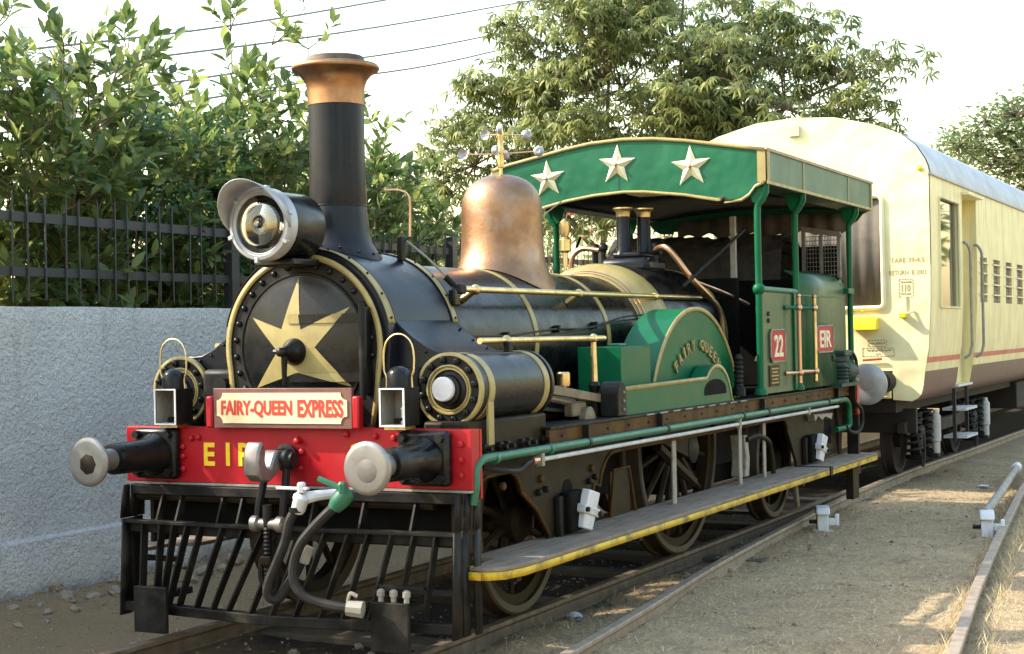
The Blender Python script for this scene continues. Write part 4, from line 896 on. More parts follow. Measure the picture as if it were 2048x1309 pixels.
# --- cab ------------------------------------------------------------------------
def cab():
    for sx in (1, -1):
        X = 1.25*sx
        fs = obj('cab_side_sheet', MB().box(min(X, X-.02*sx), max(X, X-.02*sx), 5.44, 6.50, 1.275, 2.20), 'cabgreen', L)
        # rear sheet with rolled top
        prof = [(X, 1.275), (X, 2.24), (X-.015*sx, 2.32), (X-.06*sx, 2.385), (X-.13*sx, 2.42)]
        rs = obj('cab_side_sheet', MB().strip([(x, 6.67, z) for x, z in prof], [(x, 8.40, z) for x, z in prof]), 'cabgreen', L, thick=.016)
        obj('sheet_strip', MB().box(min(X, X+.008*sx), max(X, X+.008*sx), 6.70, 8.38, 2.165, 2.18), 'green', rs)
        for y, nm in ((5.45, 0), (6.60, 1), (8.60, 2)):
            top = 3.02
            p = smooth_path([(X, y, 1.28), (X, y, 2.2), (X, y, 2.86), (X+.01*sx, y, 2.96), (X+.05*sx, y, 3.02), (X+.07*sx, y, 3.08), (X+.08*sx, y, 3.14)])
            po = obj('cab_post', MB().tube(p, .031, 12), 'green', L)
            obj('post_bracket', MB().prism([(X-.10*sx, 3.14), (X-.04*sx, 2.98), (X+.03*sx, 2.94), (X+.07*sx, 2.99), (X+.11*sx, 3.06), (X+.11*sx, 3.14)], 'y', y-.02, y+.02), 'green', po, bevel=.006)
            obj('post_foot', MB().lathe([(.06, 1.272), (.06, 1.30), (.045, 1.33)], (X, y, 0), 'z', 14), 'green', po)
            if nm == 0: obj('post_ball', MB().ball((X, y, 2.21), .056, 14, 8), 'green', po)
        obj('waist_rail', MB().tube([(X, 5.45, 2.212), (X, 6.60, 2.205)], .026, 10), 'pipegreen', L)
        obj('door_post', MB().box(min(X-.01*sx, X+.02*sx), max(X-.01*sx, X+.02*sx), 6.46, 6.54, 1.28, 2.2), 'green', L)
        obj('sheet_bracket', MB().box(min(X-.02*sx, X+.05*sx), max(X-.02*sx, X+.05*sx), 8.36, 8.60, 2.21, 2.27), 'green', L, bevel=.008)
        for y, xo in ((6.40, .08), (6.93, .08)):
            h = obj('entrance_handrail', MB().tube([(X+xo*sx, y, 1.36), (X+xo*sx, y, 2.15)], .020, 10), 'copper' if y < 6.5 else 'brass', L)
            for z in (1.44, 2.05):
                obj('handrail_boss', MB().ball((X+xo*sx, y, z), .036, 10, 8), 'copper', h)
                obj('handrail_stub', MB().tube([(X+xo*sx, y, z), (X+.0*sx, y-.22 if y < 7 else y-.2, z)], [.016, .022], 8), 'copper' if z < 2 or y > 7 else 'green', h)
            for z in (1.35, 2.16): obj('handrail_tip', MB().ball((X+xo*sx, y, z), .024, 10, 6), 'copper', h)
        def plate(y0, y1, z0, z1, st, w, h_):
            c = .045
            p = [(y0+c, z0), (y1-c, z0), (y1, z0+c), (y1, z1-c), (y1-c, z1), (y0+c, z1), (y0, z1-c), (y0, z0+c)]
            q = obj('cab_plate', MB().prism([((a+b*0), b) for a, b in p], 'x', min(X+.002*sx, X+.016*sx), max(X+.002*sx, X+.016*sx)), 'redplate', L)
            loop = [(X+.016*sx, a, b) for a, b in p+[p[0]]]
            obj('plate_border', MB().tube(loop, .009, 6), 'strut', q)
            yc = (y0+y1)/2; zc = (z0+z1)/2
            if sx > 0: text('lettering', st, (X+.016, yc-w/2, zc-h_/2), (0, 1, 0), (0, 0, 1), w, h_, 'silverletter', q, .008, .02)
            else: text('lettering', st, (X-.016, yc+w/2, zc-h_/2), (0, -1, 0), (0, 0, 1), w, h_, 'silverletter', q, .008, .02)
        plate(5.715, 6.165, 1.555, 1.845, '22', .27, .20)
        plate(7.225, 7.835, 1.615, 1.878, 'EIR', .42, .17)
        mk = obj('maker_plate', MB().box(min(X+.002*sx, X+.012*sx), max(X+.002*sx, X+.012*sx), 5.69, 5.98, 1.335, 1.525), 'ochre', L)
        for k in range(5): obj('plate_line', MB().box(min(X+.012*sx, X+.015*sx), max(X+.012*sx, X+.015*sx), 5.73+.02*(k % 2), 5.94-.02*(k % 2), 1.36+k*.032, 1.373+k*.032), 'gold', mk)
        for z in (1.99, 1.93): obj('sheet_bolt', MB().lathe([(.022, 0), (.022, .012*sx)], (X, 5.70, z), 'x', 10), 'iron', fs)
    # back head, bunker, interior
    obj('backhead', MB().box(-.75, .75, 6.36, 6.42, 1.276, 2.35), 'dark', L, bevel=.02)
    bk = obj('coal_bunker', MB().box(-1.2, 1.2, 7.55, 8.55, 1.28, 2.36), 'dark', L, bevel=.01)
    hp = MB(); NX, NY = 30, 14; vs = []
    for j in range(NY+1):
        for i in range(NX+1):
            x = -1.15+1.95*i/NX; y = 7.58+.92*j/NY
            z = 2.32+(.52-.05*max(0, x))*math.sin(PI*min(1, max(0, (j+1)/(NY+2))))**.5*(.92+.12*float(hash_noise(x, y, 3, 9)))+.07*float(hash_noise(x, y, 11, 4))
            vs.append((x, y, max(2.3, z) if 0 < j < NY else 2.33))
    fs = [(j*(NX+1)+i, j*(NX+1)+i+1, (j+1)*(NX+1)+i+1, (j+1)*(NX+1)+i) for j in range(NY) for i in range(NX)]
    obj('coal_heap', hp.add(vs, fs), 'coal', bk, flat=True, kind='stuff')
    # window guard
    g = obj('window_guard', MB().box(.85, .885, 8.20, 8.24, 2.40, 2.905), 'grille', L)
    obj('guard_upright', MB().box(1.225, 1.26, 8.20, 8.24, 2.38, 2.83), 'grille', g)
    obj('guard_rail', MB().prism([(.85, 2.93), (1.26, 2.855), (1.26, 2.80), (.85, 2.875)], 'y', 8.195, 8.24), 'grille', g)
    obj('guard_rail', MB().box(1.04, 1.07, 8.198, 8.238, 2.38, 2.84), 'grille', g)
    for k in range(10): obj('guard_wire', MB().box(.88, 1.23, 8.21, 8.218, 2.41+k*.045, 2.417+k*.045), 'grille', g)
    for k in range(11): obj('guard_wire', MB().box(.90+k*.032, .905+k*.032, 8.218, 8.224, 2.38, 2.82), 'grille', g)
    obj('guard_backing', MB().box(.80, 1.22, 8.30, 8.32, 2.36, 2.72), 'dark', g)
    # ragged canvas hanging along the back of the cab roof
    a, b = [], []
    for k in range(121):
        x = -.88+1.98*k/120; y = 9.12-.012*math.cos(x*2*PI/.19)
        zt = float(np.interp(x, [-1.2, -.6, 0, .6, 1.2], [3.10, 3.13, 3.145, 3.13, 3.10]))
        a.append((x, y, zt)); b.append((x, y+.01*math.sin(x*5), float(np.interp(x, [-.88, -.5, -.3, -.1, .1, .35, .6, .85, 1.1], [2.93, 2.95, 2.90, 2.955, 2.93, 2.90, 2.93, 2.90, 2.92]))+.02*math.sin(x*23)))
    obj('canvas_strip', MB().strip(a, b), 'canvas', L, thick=.008, ang=60)
    # cab fittings glimpsed inside
    obj('reverser_wheel', MB().tube([(.80, y, z) for y, z in arc(6.9, 2.05, .10, 0, 360, 20)], .018, 8), 'brass', L)
    obj('reverser_lever', MB().tube([(.92, 6.5, 1.50), (.95, 6.65, 1.95)], .02, 8), 'redpaint', L)
    obj('lever_grip', MB().ball((.95, 6.66, 1.99), .045, 10, 8, (.8, .8, 1.4)), 'redpaint', L)
    obj('gauge_column', MB().box(.62, .67, 6.55, 6.6, 1.9, 2.95), 'strut', L)
    obj('notice_plate', MB().box(-.25, .25, 7.535, 7.548, 2.05, 2.28), 'grille', L)
    obj('cab_cloth', MB().add([(1.0, 6.2, 1.62), (1.06, 6.45, 1.60), (1.05, 6.6, 1.54), (1.02, 6.35, 1.50), (1.0, 6.1, 1.56)], [(0, 1, 2, 3, 4)]), 'cream', L, thick=.02)
    obj('jack', MB().lathe([(.06, 1.275), (.06, 1.34), (.04, 1.36)] + [(.035 if i % 2 else .045, 1.36+.02*i) for i in range(11)] + [(.025, 1.58), (.04, 1.60), (.02, 1.64)], (1.13, 5.2, 0), 'z', 12), 'iron', L)
cab()

# --- cab roof ---------------------------------------------------------------------
def roof():
    topc = [(-1.345, 3.43), (-1.17, 3.47), (-.88, 3.522), (-.6, 3.575), (-.337, 3.612), (0, 3.627), (.3, 3.612), (.6, 3.573), (.881, 3.522), (1.17, 3.47), (1.345, 3.44)]
    botc = [(-1.34, 3.142), (-1.253, 3.107), (-1.196, 3.036), (-1.126, 2.995), (-.963, 2.987), (-.964, 3.018), (-.903, 3.012), (-.587, 3.078), (-.3, 3.115), (0, 3.13), (.201, 3.12), (.587, 3.07), (.903, 3.008), (.964, 3.022), (.963, 2.987), (1.126, 2.995), (1.196, 3.036), (1.253, 3.107), (1.34, 3.142)]
    Y0, Y1 = 5.42, 9.21
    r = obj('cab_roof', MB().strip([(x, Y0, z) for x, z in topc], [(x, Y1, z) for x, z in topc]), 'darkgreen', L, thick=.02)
    def dense(p, step=.06):
        out = []
        for a, b in zip(p[:-1], p[1:]):
            n = max(1, int(math.hypot(b[0]-a[0], b[1]-a[1])/step))
            out += [(a[0]+(b[0]-a[0])*k/n, a[1]+(b[1]-a[1])*k/n) for k in range(n)]
        return out+[p[-1]]
    for Y, yo in ((Y0, -1), (Y1, 1)):
        poly = [(x, z) for x, z in topc] + botc[::-1]
        f = obj('roof_fascia', MB().prism(poly, 'y', min(Y, Y+.012*yo), max(Y, Y+.012*yo)), 'roofgreen', r, ang=20)
        a = [(x, Y+.016*yo, z+.010) for x, z in topc]; b = [(x, Y+.016*yo, z-.022) for x, z in topc]
        obj('gold_edge', MB().strip(a, b), 'gold', f, thick=.014)
        a = [(x, Y+.016*yo, z+.022) for x, z in botc]; b = [(x, Y+.016*yo, z-.006) for x, z in botc]
        obj('gold_edge', MB().strip(a, b), 'gold', f, thick=.014)
        for sx in (1, -1): obj('gold_edge', MB().box(min(1.275*sx, 1.35*sx), max(1.275*sx, 1.35*sx), min(Y+.014*yo, Y+.024*yo), max(Y+.014*yo, Y+.024*yo), 3.15, 3.43), 'gold', f)
        if yo < 0:
            for x in (-.05,): obj('fascia_seam', MB().box(x-.004, x+.004, Y-.0145, Y-.0115, 3.15, 3.59), 'darkgreen', f)
            for cx, cz, sc, rot in ((-.77, 3.305, .183, 3), (-.063, 3.392, .19, -2), (.655, 3.328, .195, 2)):
                st = MB(); vs = [(cx, Y-.05, cz)]
                for k in range(10):
                    a = math.radians(90+36*k+rot); q = sc*(1 if k % 2 == 0 else .40); vs.append((cx+q*math.cos(a), Y-.018, cz+q*math.sin(a)))
                st.add(vs, [(0, 1+k, 1+(k+1) % 10) for k in range(10)] + [tuple(range(10, 0, -1))])
                s = obj('roof_star', st, 'starmetal', r, flat=True)
                obj('star_stud', MB().ball((cx, Y-.055, cz), .018, 8, 6), 'copper', r)
    for sx in (1, -1):
        X = 1.345*sx
        f = obj('roof_fascia', MB().box(min(X, X+.012*sx), max(X, X+.012*sx), Y0+.026, Y1-.026, 3.142, 3.438), 'fasciagreen', r)
        obj('gold_edge', MB().box(min(X+.013*sx, X+.026*sx), max(X+.013*sx, X+.026*sx), Y0-.02, Y1+.02, 3.424, 3.450), 'brownmetal', f)
        obj('gold_edge', MB().box(min(X+.013*sx, X+.026*sx), max(X+.013*sx, X+.026*sx), Y0-.02, Y1+.02, 3.132, 3.158), 'gold', f)
        for y in (Y0+.02, Y1-.045): obj('gold_edge', MB().box(min(X+.013*sx, X+.024*sx), max(X+.013*sx, X+.024*sx), y-.03, y+.03, 3.16, 3.422), 'gold', f)
        for y in (6.55, 8.20): obj('fascia_seam', MB().box(min(X+.013*sx, X+.018*sx), max(X+.013*sx, X+.018*sx), y-.012, y+.012, 3.16, 3.422), 'gold', f)
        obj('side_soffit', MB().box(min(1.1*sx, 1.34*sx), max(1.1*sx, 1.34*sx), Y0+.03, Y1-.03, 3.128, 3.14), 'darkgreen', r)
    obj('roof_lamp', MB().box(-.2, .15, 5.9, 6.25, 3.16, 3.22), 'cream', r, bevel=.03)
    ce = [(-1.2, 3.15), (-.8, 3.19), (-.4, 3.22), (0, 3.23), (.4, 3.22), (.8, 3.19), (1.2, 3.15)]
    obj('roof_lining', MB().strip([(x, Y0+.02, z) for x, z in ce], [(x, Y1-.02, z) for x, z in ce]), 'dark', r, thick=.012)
M['starmetal'] = pmat('pale_star_metal', (.66, .60, .38), (.52, .45, .26), .38, .55, metal=.5, scale=14, c3=(.40, .30, .17), p3=(.6, .85), s3=12)
M['brownmetal'] = pmat('tarnished_edge', (.30, .22, .12), (.2, .14, .08), .5, metal=.3, scale=9)
roof()

# --- side pipes, pump, rear beam -----------------------------------------------------
def side_pipes():
    x = 1.255
    p = obj('side_pipe', MB().tube(smooth_path([(x-.02, .05, .87), (x, .05, .98), (x, .06, 1.07), (x, .13, 1.118), (x, .26, 1.125), (x, .4, 1.122)], 6) + [(x, 8.10, 1.108)], .027, 12), 'pipegreen', L)
    for y in (.30, 1.05, 1.65, 3.1, 4.9, 5.6, 7.6): obj('pipe_clip', MB().lathe([(.034, -.018), (.034, .018)], (x, y, 1.116), 'y', 12), 'darkgreen' if y > 1.1 else 'pipegreen', p)
    for y in (1.65, 3.0, 5.5, 8.0): obj('pipe_hanger', MB().box(1.22, 1.27, y-.015, y+.015, 1.10, 1.235), 'iron', p)
    obj('side_pipe', MB().tube(smooth_path([(x, 8.0, 1.105), (x, 8.3, 1.10), (x, 8.42, 1.04), (x, 8.44, .92), (x, 8.40, .82), (x-.05, 8.1, .80)]), .030, 10), 'green', L)
    q = obj('conduit_pipe', MB().tube([(x, .90, 1.060), (x, 8.0, 1.046)], .0145, 10), 'offwhite', L)
    for y in (.92, 4.8, 6.9): obj('conduit_clip', MB().box(x-.02, x+.02, y-.02, y+.02, 1.02, 1.10), 'strut', q)
    obj('flexible_end', MB().tube(smooth_path([(x, .90, 1.06), (x, .74, 1.055), (x, .62, 1.02), (x, .45, 1.03), (x-.08, .30, 1.06)]), .017, 8), 'hose', q)
    obj('copper_union', MB().lathe([(.022, -.04), (.026, -.02), (.026, .02), (.022, .04)], (x, .84, 1.06), 'y', 10), 'copper', q)
    # pump on the running plate
    pb = obj('air_pump', MB().lathe([(.12, 1.28), (.12, 1.32)] + [(.125 if i % 2 else .105, 1.325+.018*i) for i in range(9)] + [(.10, 1.50), (.13, 1.51), (.13, 1.56), (.09, 1.58)], (1.22, 8.12, 0), 'z', 20), 'darkgreen', L)
    obj('pump_base', MB().box(1.0, 1.36, 7.78, 8.62, 1.252, 1.285), 'darkgreen', pb)
    obj('pump_head', MB().box(1.10, 1.34, 8.0, 8.3, 1.56, 1.615), 'darkgreen', pb, bevel=.015)
    obj('pump_intake', MB().lathe([(.05, -.16), (.05, -.10), (.03, -.09), (.03, .0)], (1.22, 8.0, 1.55), 'y', 12), 'darkgreen', pb)
    obj('pump_motor', MB().lathe([(.11, .0), (.13, .03), (.13, .28), (.10, .32)], (1.20, 8.28, 1.40), 'y', 20), 'darkgreen', pb)
    obj('pump_pipe', MB().tube(smooth_path([(1.28, 8.15, 1.60), (1.30, 8.4, 1.60), (1.31, 8.55, 1.52), (1.31, 8.60, 1.36)]), .018, 8), 'darkrubber', pb)
    obj('rear_hose', MB().tube(smooth_path([(1.30, 8.50, 1.08), (1.33, 8.66, .98), (1.33, 8.70, .84), (1.31, 8.58, .75), (1.28, 8.40, .76), (1.26, 8.30, .82)]), .020, 8), 'hose', L)
    obj('rear_bracket', MB().prism([(7.3, 1.0), (7.35, .93), (7.45, .98), (7.6, .93), (7.72, .96), (7.95, .92), (8.0, .98)], 'x', 1.126, 1.20), 'strut', L)
    obj('rear_hanger', MB().prism([(8.30, 1.12), (8.55, 1.12), (8.55, .86), (8.50, .52), (8.42, .52), (8.40, .84)], 'x', 1.126, 1.15), 'frame', L)
    rb = obj('rear_beam', MB().box(-1.30, 1.30, 8.62, 8.72, .93, 1.31), 'red', L, bevel=.004)
    obj('rear_beam_plate', MB().box(1.10, 1.29, 8.58, 8.617, .94, 1.30), 'frame', rb)
    for sx in (-1, 1):
        obj('rear_buffer', MB().lathe([(.10, 8.72), (.09, 9.05), (.16, 9.09), (.16, 9.11), (.02, 9.13)], (.978*sx, 0, 1.12), 'y', 24), 'iron', rb)
    obj('rear_guard', MB().box(1.18, 1.30, 8.63, 8.70, .30, .925), 'iron', rb)
side_pipes()

# --- lanterns standing on the beam ------------------------------------------------------
def lantern(x, label):
    t = thing('lantern', label, 'lantern', (x, -.045, 1.305), 'marker lanterns on the buffer beam')
    w, d, h = .082, .085, .235
    b = MB().box(-w, w, d-.008, d, .03, h).box(-w, -w+.008, -d, d-.009, .03, h).box(w-.008, w, -d, d-.009, .03, h).box(-w, w, -d, d, .022, .029).box(-w-.003, w+.003, -d-.003, d+.003, h+.001, h+.008)
    obj('lamp_case', b, 'iron', t)
    obj('case_lining', MB().box(-w+.009, w-.009, d-.012, d-.009, .03, h-.002).box(-w+.0085, -w+.0105, -d+.004, d-.013, .03, h-.002).box(w-.0105, w-.0085, -d+.004, d-.013, .03, h-.002).box(-w+.009, w-.009, -d+.004, d-.013, .0295, .031), 'strut', t)
    fr = MB().box(-w-.003, -w+.008, -d-.006, -d-.001, .018, h+.008).box(w-.008, w+.003, -d-.006, -d-.001, .018, h+.008).box(-w+.0085, w-.0085, -d-.006, -d-.001, h-.001, h+.008).box(-w+.0085, w-.0085, -d-.006, -d-.001, .018, .028)
    obj('front_frame', fr, 'white', t)
    obj('burner', MB().lathe([(.03, .031), (.03, .05), (.012, .055), (.012, .11), (.018, .12), (.005, .135)], (.03, -.01, 0), 'z', 12), 'offwhite', t)
    obj('oil_tank', MB().box(-.01, .03, -.05, -.02, .033, .065), 'dark', t)
    obj('chimney_hood', MB().lathe([(.072, h+.008), (.072, h+.07), (.066, h+.095), (.05, h+.118), (.025, h+.131), (.003, h+.134)], (0, 0, 0), 'z', 28), 'slate', t, ang=60)
    H = h+.008
    obj('carrying_wire', MB().tube(smooth_path([(-.085, 0, H), (-.085, 0, H+.06), (-.100, 0, H+.10), (-.102, 0, H+.19), (-.085, 0, H+.26), (-.045, 0, H+.30), (0, 0, H+.312), (.045, 0, H+.30), (.085, 0, H+.26), (.102, 0, H+.19), (.100, 0, H+.10), (.085, 0, H+.06), (.088, 0, H)]), .0055, 8), 'brass', t)
    obj('lamp_iron', MB().box(-.07, .07, -.06, .06, 0, .018), 'brass', t)
lantern(-.835, 'lantern standing on the beam near the left buffer, its open white front facing forward')
lantern(.815, 'lantern standing on the beam beside the right cylinder, open white front with a small burner')

# ------------------------------------------------------------------ the coach
K = thing('passenger_coach', 'cream yellow railway coach with silver roof and brown skirt coupled behind the locomotive', 'railway coach', (0, 10.95, 0))
KY = 10.95; KL = 23.0
SIDE = [(.964, 1.372), (1.0, 1.44), (1.041, 1.478), (1.15, 1.508), (1.339, 1.535), (1.6, 1.58), (2.17, 1.612), (2.6, 1.62), (3.687, 1.62)]
ROOF = [(1.62, 3.687), (1.605, 3.77), (1.57, 3.86), (1.468, 4.025), (1.30, 4.17), (.996, 4.302), (.5, 4.43), (0, 4.464)]
def sx_at(z): return float(np.interp(z, [a for a, b in SIDE], [b for a, b in SIDE]))

def kobj(name, mb, mat, parent=K, **k):
    """geometry is written in world metres; the coach's own origin is at its near end"""
    if parent is K: mb.v = [(p[0], p[1]-KY, p[2]) for p in mb.v]
    return obj(name, mb, mat, parent, **k)
def sub(name, mb, mat, parent, **k):
    mb.v = [(p[0], p[1]-KY, p[2]) for p in mb.v]; return obj(name, mb, mat, parent, **k)

M['railsteel'] = pmat('grab_rail_steel', (.28, .27, .26), (.20, .19, .185), .4, .55, metal=.4, scale=9)
def coach():
    wins = [(14.22+1.06*k, 14.78+1.06*k, 2.18, 2.80) for k in range(17)]
    holes = [(11.5, 12.72, 2.09, 3.43), (12.98, 13.98, 1.09, 3.56)] + wins
    for sx in (1, -1):
        ys = sorted({KY, KY+KL} | {v for h in holes for v in h[:2]})
        zs = sorted({a for a, b in SIDE} | {v for h in holes for v in h[2:]} | {1.32, 1.42, 1.487})
        groups = {'coachside': [], 'coachbrown': [], 'coachred': []}
        for y0, y1 in zip(ys[:-1], ys[1:]):
            for z0, z1 in zip(zs[:-1], zs[1:]):
                yc, zc = (y0+y1)/2, (z0+z1)/2
                if any(h[0] < yc < h[1] and h[2] < zc < h[3] for h in holes): continue
                g = 'coachbrown' if zc < 1.32 else ('coachred' if 1.42 < zc < 1.487 else 'coachside')
                groups[g].append([(sx_at(z0)*sx, y0, z0), (sx_at(z0)*sx, y1, z0), (sx_at(z1)*sx, y1, z1), (sx_at(z1)*sx, y0, z1)])
        for g, nm in (('coachside', 'body_side'), ('coachbrown', 'brown_skirt'), ('coachred', 'red_stripe')):
            mb = MB(); ix = {}; vs = []; fs = []
            for q in groups[g]:
                f = []
                for p in q:
                    key = tuple(round(c, 4) for c in p)
                    if key not in ix: ix[key] = len(vs); vs.append(p)
                    f.append(ix[key])
                fs.append(tuple(f))
            s = kobj(nm, mb.add(vs, fs), g)
            if g == 'coachside': body = s
        def lining(h, depth, mat, nm):
            y0, y1, z0, z1 = h; m = MB()
            a = [(sx_at(z0)*sx, y0, z0), (sx_at(z0)*sx, y1, z0), (sx_at(z1)*sx, y1, z1), (sx_at(z1)*sx, y0, z1)]
            if z0 < 2: a = [(sx_at(z0)*sx, y0, z0), (sx_at(z0)*sx, y1, z0)] + [(sx_at(z)*sx, y1, z) for z in (1.339, 1.6, 2.17, 2.6)] + [(sx_at(z1)*sx, y1, z1), (sx_at(z1)*sx, y0, z1)] + [(sx_at(z)*sx, y0, z) for z in (2.6, 2.17, 1.6, 1.339)]
            D = (1.62-depth)*sx
            b = [(D, p[1], p[2]) for p in a]
            m.strip(a+[a[0]], b+[b[0]]); return kobj(nm, m, mat, flat=True)
        # large fixed window
        h = holes[0]; fr = lining(h, .05, 'coachside', 'window_frame')
        sub('pane', MB().box(min(1.555*sx, 1.575*sx), max(1.555*sx, 1.575*sx), h[0], h[1], h[2], h[3]), 'pane', fr)
        gk = MB()
        x = 1.622*sx
        gk.tube([(x, h[0], h[2]), (x, h[1], h[2]), (x, h[1], h[3]), (x, h[0], h[3]), (x, h[0], h[2])], .018, 6)
        sub('window_bead', gk, 'coachside', fr)
        # recessed door
        h = holes[1]; fr = lining(h, .24, 'coachside', 'door_frame')
        dr = sub('door', MB().box(min(1.36*sx, 1.385*sx), max(1.36*sx, 1.385*sx), h[0], h[1], h[2]+.0, h[3]), 'coachside', fr)
        sub('door_sill', MB().box(min(1.37*sx, 1.53*sx), max(1.37*sx, 1.53*sx), h[0]+.005, h[1]-.005, 1.06, 1.088), 'white', fr)
        sub('door_hood', MB().box(min(1.56*sx, 1.72*sx), max(1.56*sx, 1.72*sx), h[0]-.03, h[1]+.08, 3.565, 3.60), 'coach', fr)
        for y in (13.02, 13.86):
            top = 2.95
            g = sub('grab_rail', MB().tube(smooth_path([(1.60*sx, y+.0, top), (1.66*sx, y, top-.02), (1.70*sx, y+.03, top-.12), (1.70*sx, y+.05, top-.3)]) + [(1.70*sx, y+.05, 1.62)] + smooth_path([(1.695*sx, y+.05, 1.58), (1.67*sx, y+.02, 1.48), (1.60*sx, y, 1.43)]), .019, 8), 'railsteel', fr)
        # louvred windows
        for k, h in enumerate(wins[:12]):
            fr = lining(h, .05, 'coachside', 'window_frame')
            sub('shutter', MB().box(min(1.56*sx, 1.575*sx), max(1.56*sx, 1.575*sx), *h), 'shutter', fr)
            if k < 8:
                sl = MB()
                for j in range(11): sub('shutter_slat', MB().box(min(1.576*sx, 1.598*sx), max(1.576*sx, 1.598*sx), h[0]+.03, h[1]-.03, h[2]+.03+j*.055, h[2]+.042+j*.055), 'shutter', fr)
                for j in range(4): sub('window_bar', MB().box(min(1.621*sx, 1.640*sx), max(1.621*sx, 1.640*sx), h[0]-.07, h[1]+.07, h[2]+.10+j*.145, h[2]+.118+j*.145), 'coach', fr)
        # steps hung under the door
        for z, y0, y1 in ((.76, 12.75, 13.55), (.40, 12.80, 13.55)):
            st = kobj('step_board', MB().box(min(1.36*sx, 1.66*sx), max(1.36*sx, 1.66*sx), y0, y1, z, z+.035), 'offwhite')
        for y in (12.72, 13.56): kobj('step_hanger', MB().box(min(1.50*sx, 1.54*sx), max(1.50*sx, 1.54*sx), y-.03, y+.03, .36, 1.05), 'bogie')
    # roof
    prof = [(x, z) for x, z in ROOF] + [(-x, z) for x, z in ROOF[::-1][1:]]
    ys = np.linspace(KY+.06, KY+KL, 40)
    m = MB(); n = len(prof)
    for y in ys: m.v += [(x*1.006, float(y), z+.004) for x, z in prof]
    m.f += [(i*n+k, i*n+k+1, (i+1)*n+k+1, (i+1)*n+k) for i in range(len(ys)-1) for k in range(n-1)]
    rf = kobj('roof', m, 'coachroof')
    for sx in (1, -1): sub('gutter', MB().box(min(1.62*sx, 1.65*sx), max(1.62*sx, 1.65*sx), KY+.02, KY+KL, 3.665, 3.69), 'coachroof', rf)
    # end wall around the gangway opening
    right = [(1.06, 1.33), (1.146, 1.33), (1.146, .982)] + [(x, z) for z, x in SIDE] + ROOF[1:6] + [(.996, 3.44), (1.06, 3.40)]
    ew = kobj('end_wall', MB().prism(right, 'y', KY-.012, KY+.05), 'coach', ang=20)
    sub('end_panel', MB().prism([(-x, z) for x, z in right], 'y', KY-.012, KY+.05), 'coach', ew, ang=20)
    top = [(.996, 3.44)] + [(.996, 4.302), (.5, 4.43), (0, 4.464), (-.5, 4.43), (-.996, 4.302)] + [(-.996, 3.44)]
    sub('end_panel', MB().prism(top, 'y', KY-.012, KY+.05), 'coach', ew)
    sub('end_panel', MB().box(-1.06, 1.06, KY-.012, KY+.05, 1.33, 2.09), 'coach', ew)
    rim = [(1.06, 2.15), (1.06, 3.37)] + arc(.99, 3.37, .07, 0, 90, 6) + [(-.99, 3.44)] + arc(-.99, 3.37, .07, 90, 180, 6) + [(-1.06, 2.15)] + arc(-1.0, 2.15, .06, 180, 270, 5) + arc(1.0, 2.15, .06, 270, 360, 5)
    sub('opening_rim', MB().tube([(x, KY-.02, z) for x, z in rim]+[(1.06, KY-.02, 2.15)], .03, 8), 'coach', ew)
    # ribbed gangway curtain
    N = 150; a = []; b = []
    for i in range(N+1):
        x = -1.06+2.12*i/N; y = KY+.02-.018*(.5+.5*math.cos(x*2*PI/.17))**.8 - .01*math.sin(x*9)
        a.append((x, y, 2.09)); b.append((x, y, 3.44))
    kobj('gangway_curtain', MB().strip(a, b), 'canvas', thick=.01, ang=60)
    sub('end_bracket', MB().box(-.07, .07, KY-.06, KY-.013, 4.23, 4.36), 'coach', ew, bevel=.005)
    kobj('end_lamp', MB().ball((1.52, KY-.03, 3.74), .035, 10, 6), 'yelbox')
    bx = kobj('yellow_box', MB().prism([(KY-.02, 1.835), (KY-.02, 1.985), (KY-.16, 1.955), (KY-.20, 1.845), (KY-.20, 1.825)], 'x', .68, 1.0), 'yelbox', bevel=.006)
    sub('tail_hook', MB().box(1.27, 1.33, KY-.03, KY-.013, 1.98, 2.22), 'coach', ew)
    sub('tail_hook', MB().box(1.26, 1.34, KY-.12, KY-.013, 1.96, 2.02), 'yelbox', ew, bevel=.01)
    sub('hook_stay', MB().tube([(1.31, KY-.1, 2.0), (1.42, KY-.02, 2.04)], .012, 6), 'coach', ew)
    sub('end_handle', MB().tube([(.80, KY-.05, 1.46), (1.03, KY-.05, 1.475)], .014, 6), 'redpaint', ew)
    sub('rim_stud', MB().ball((.80, KY-.03, 2.06), .016, 8, 6), 'yelbox', ew)
    # stencilled writing
    def worn_line(x0, z0, w, h):                               # stencilling too worn to read: only broken strokes are left
        mb = MB(); g = random.Random(int(x0*1000)+int(z0*1000)); x = x0
        while x < x0+w:
            b = g.uniform(.004, .012); hh = h*g.uniform(.35, 1); zz = z0+g.uniform(0, h-hh)
            mb.box(x, x+b, KY-.0145, KY-.0125, zz, zz+hh); x += b+g.uniform(.004, .010)
        sub('stencil_mark', mb, 'stencil', ew, flat=True, kind='stuff')
    Y = -.0125; U, V = (1, 0, 0), (0, 0, 1)
    text('stencil_lettering', 'TARE 39-4.5', (1.15, Y, 2.625), U, V, .40, .055, 'stencil', ew, .002)
    text('stencil_lettering', 'RETURN  B 2003', (1.13, Y, 2.475), U, V, .44, .058, 'stencil', ew, .002)
    text('stencil_lettering', '110', (1.275, Y, 2.275), U, V, .105, .085, 'stencil', ew, .002, .02)
    worn_line(1.265, 2.375, .125, .030)
    worn_line(1.27, 2.235, .115, .026)
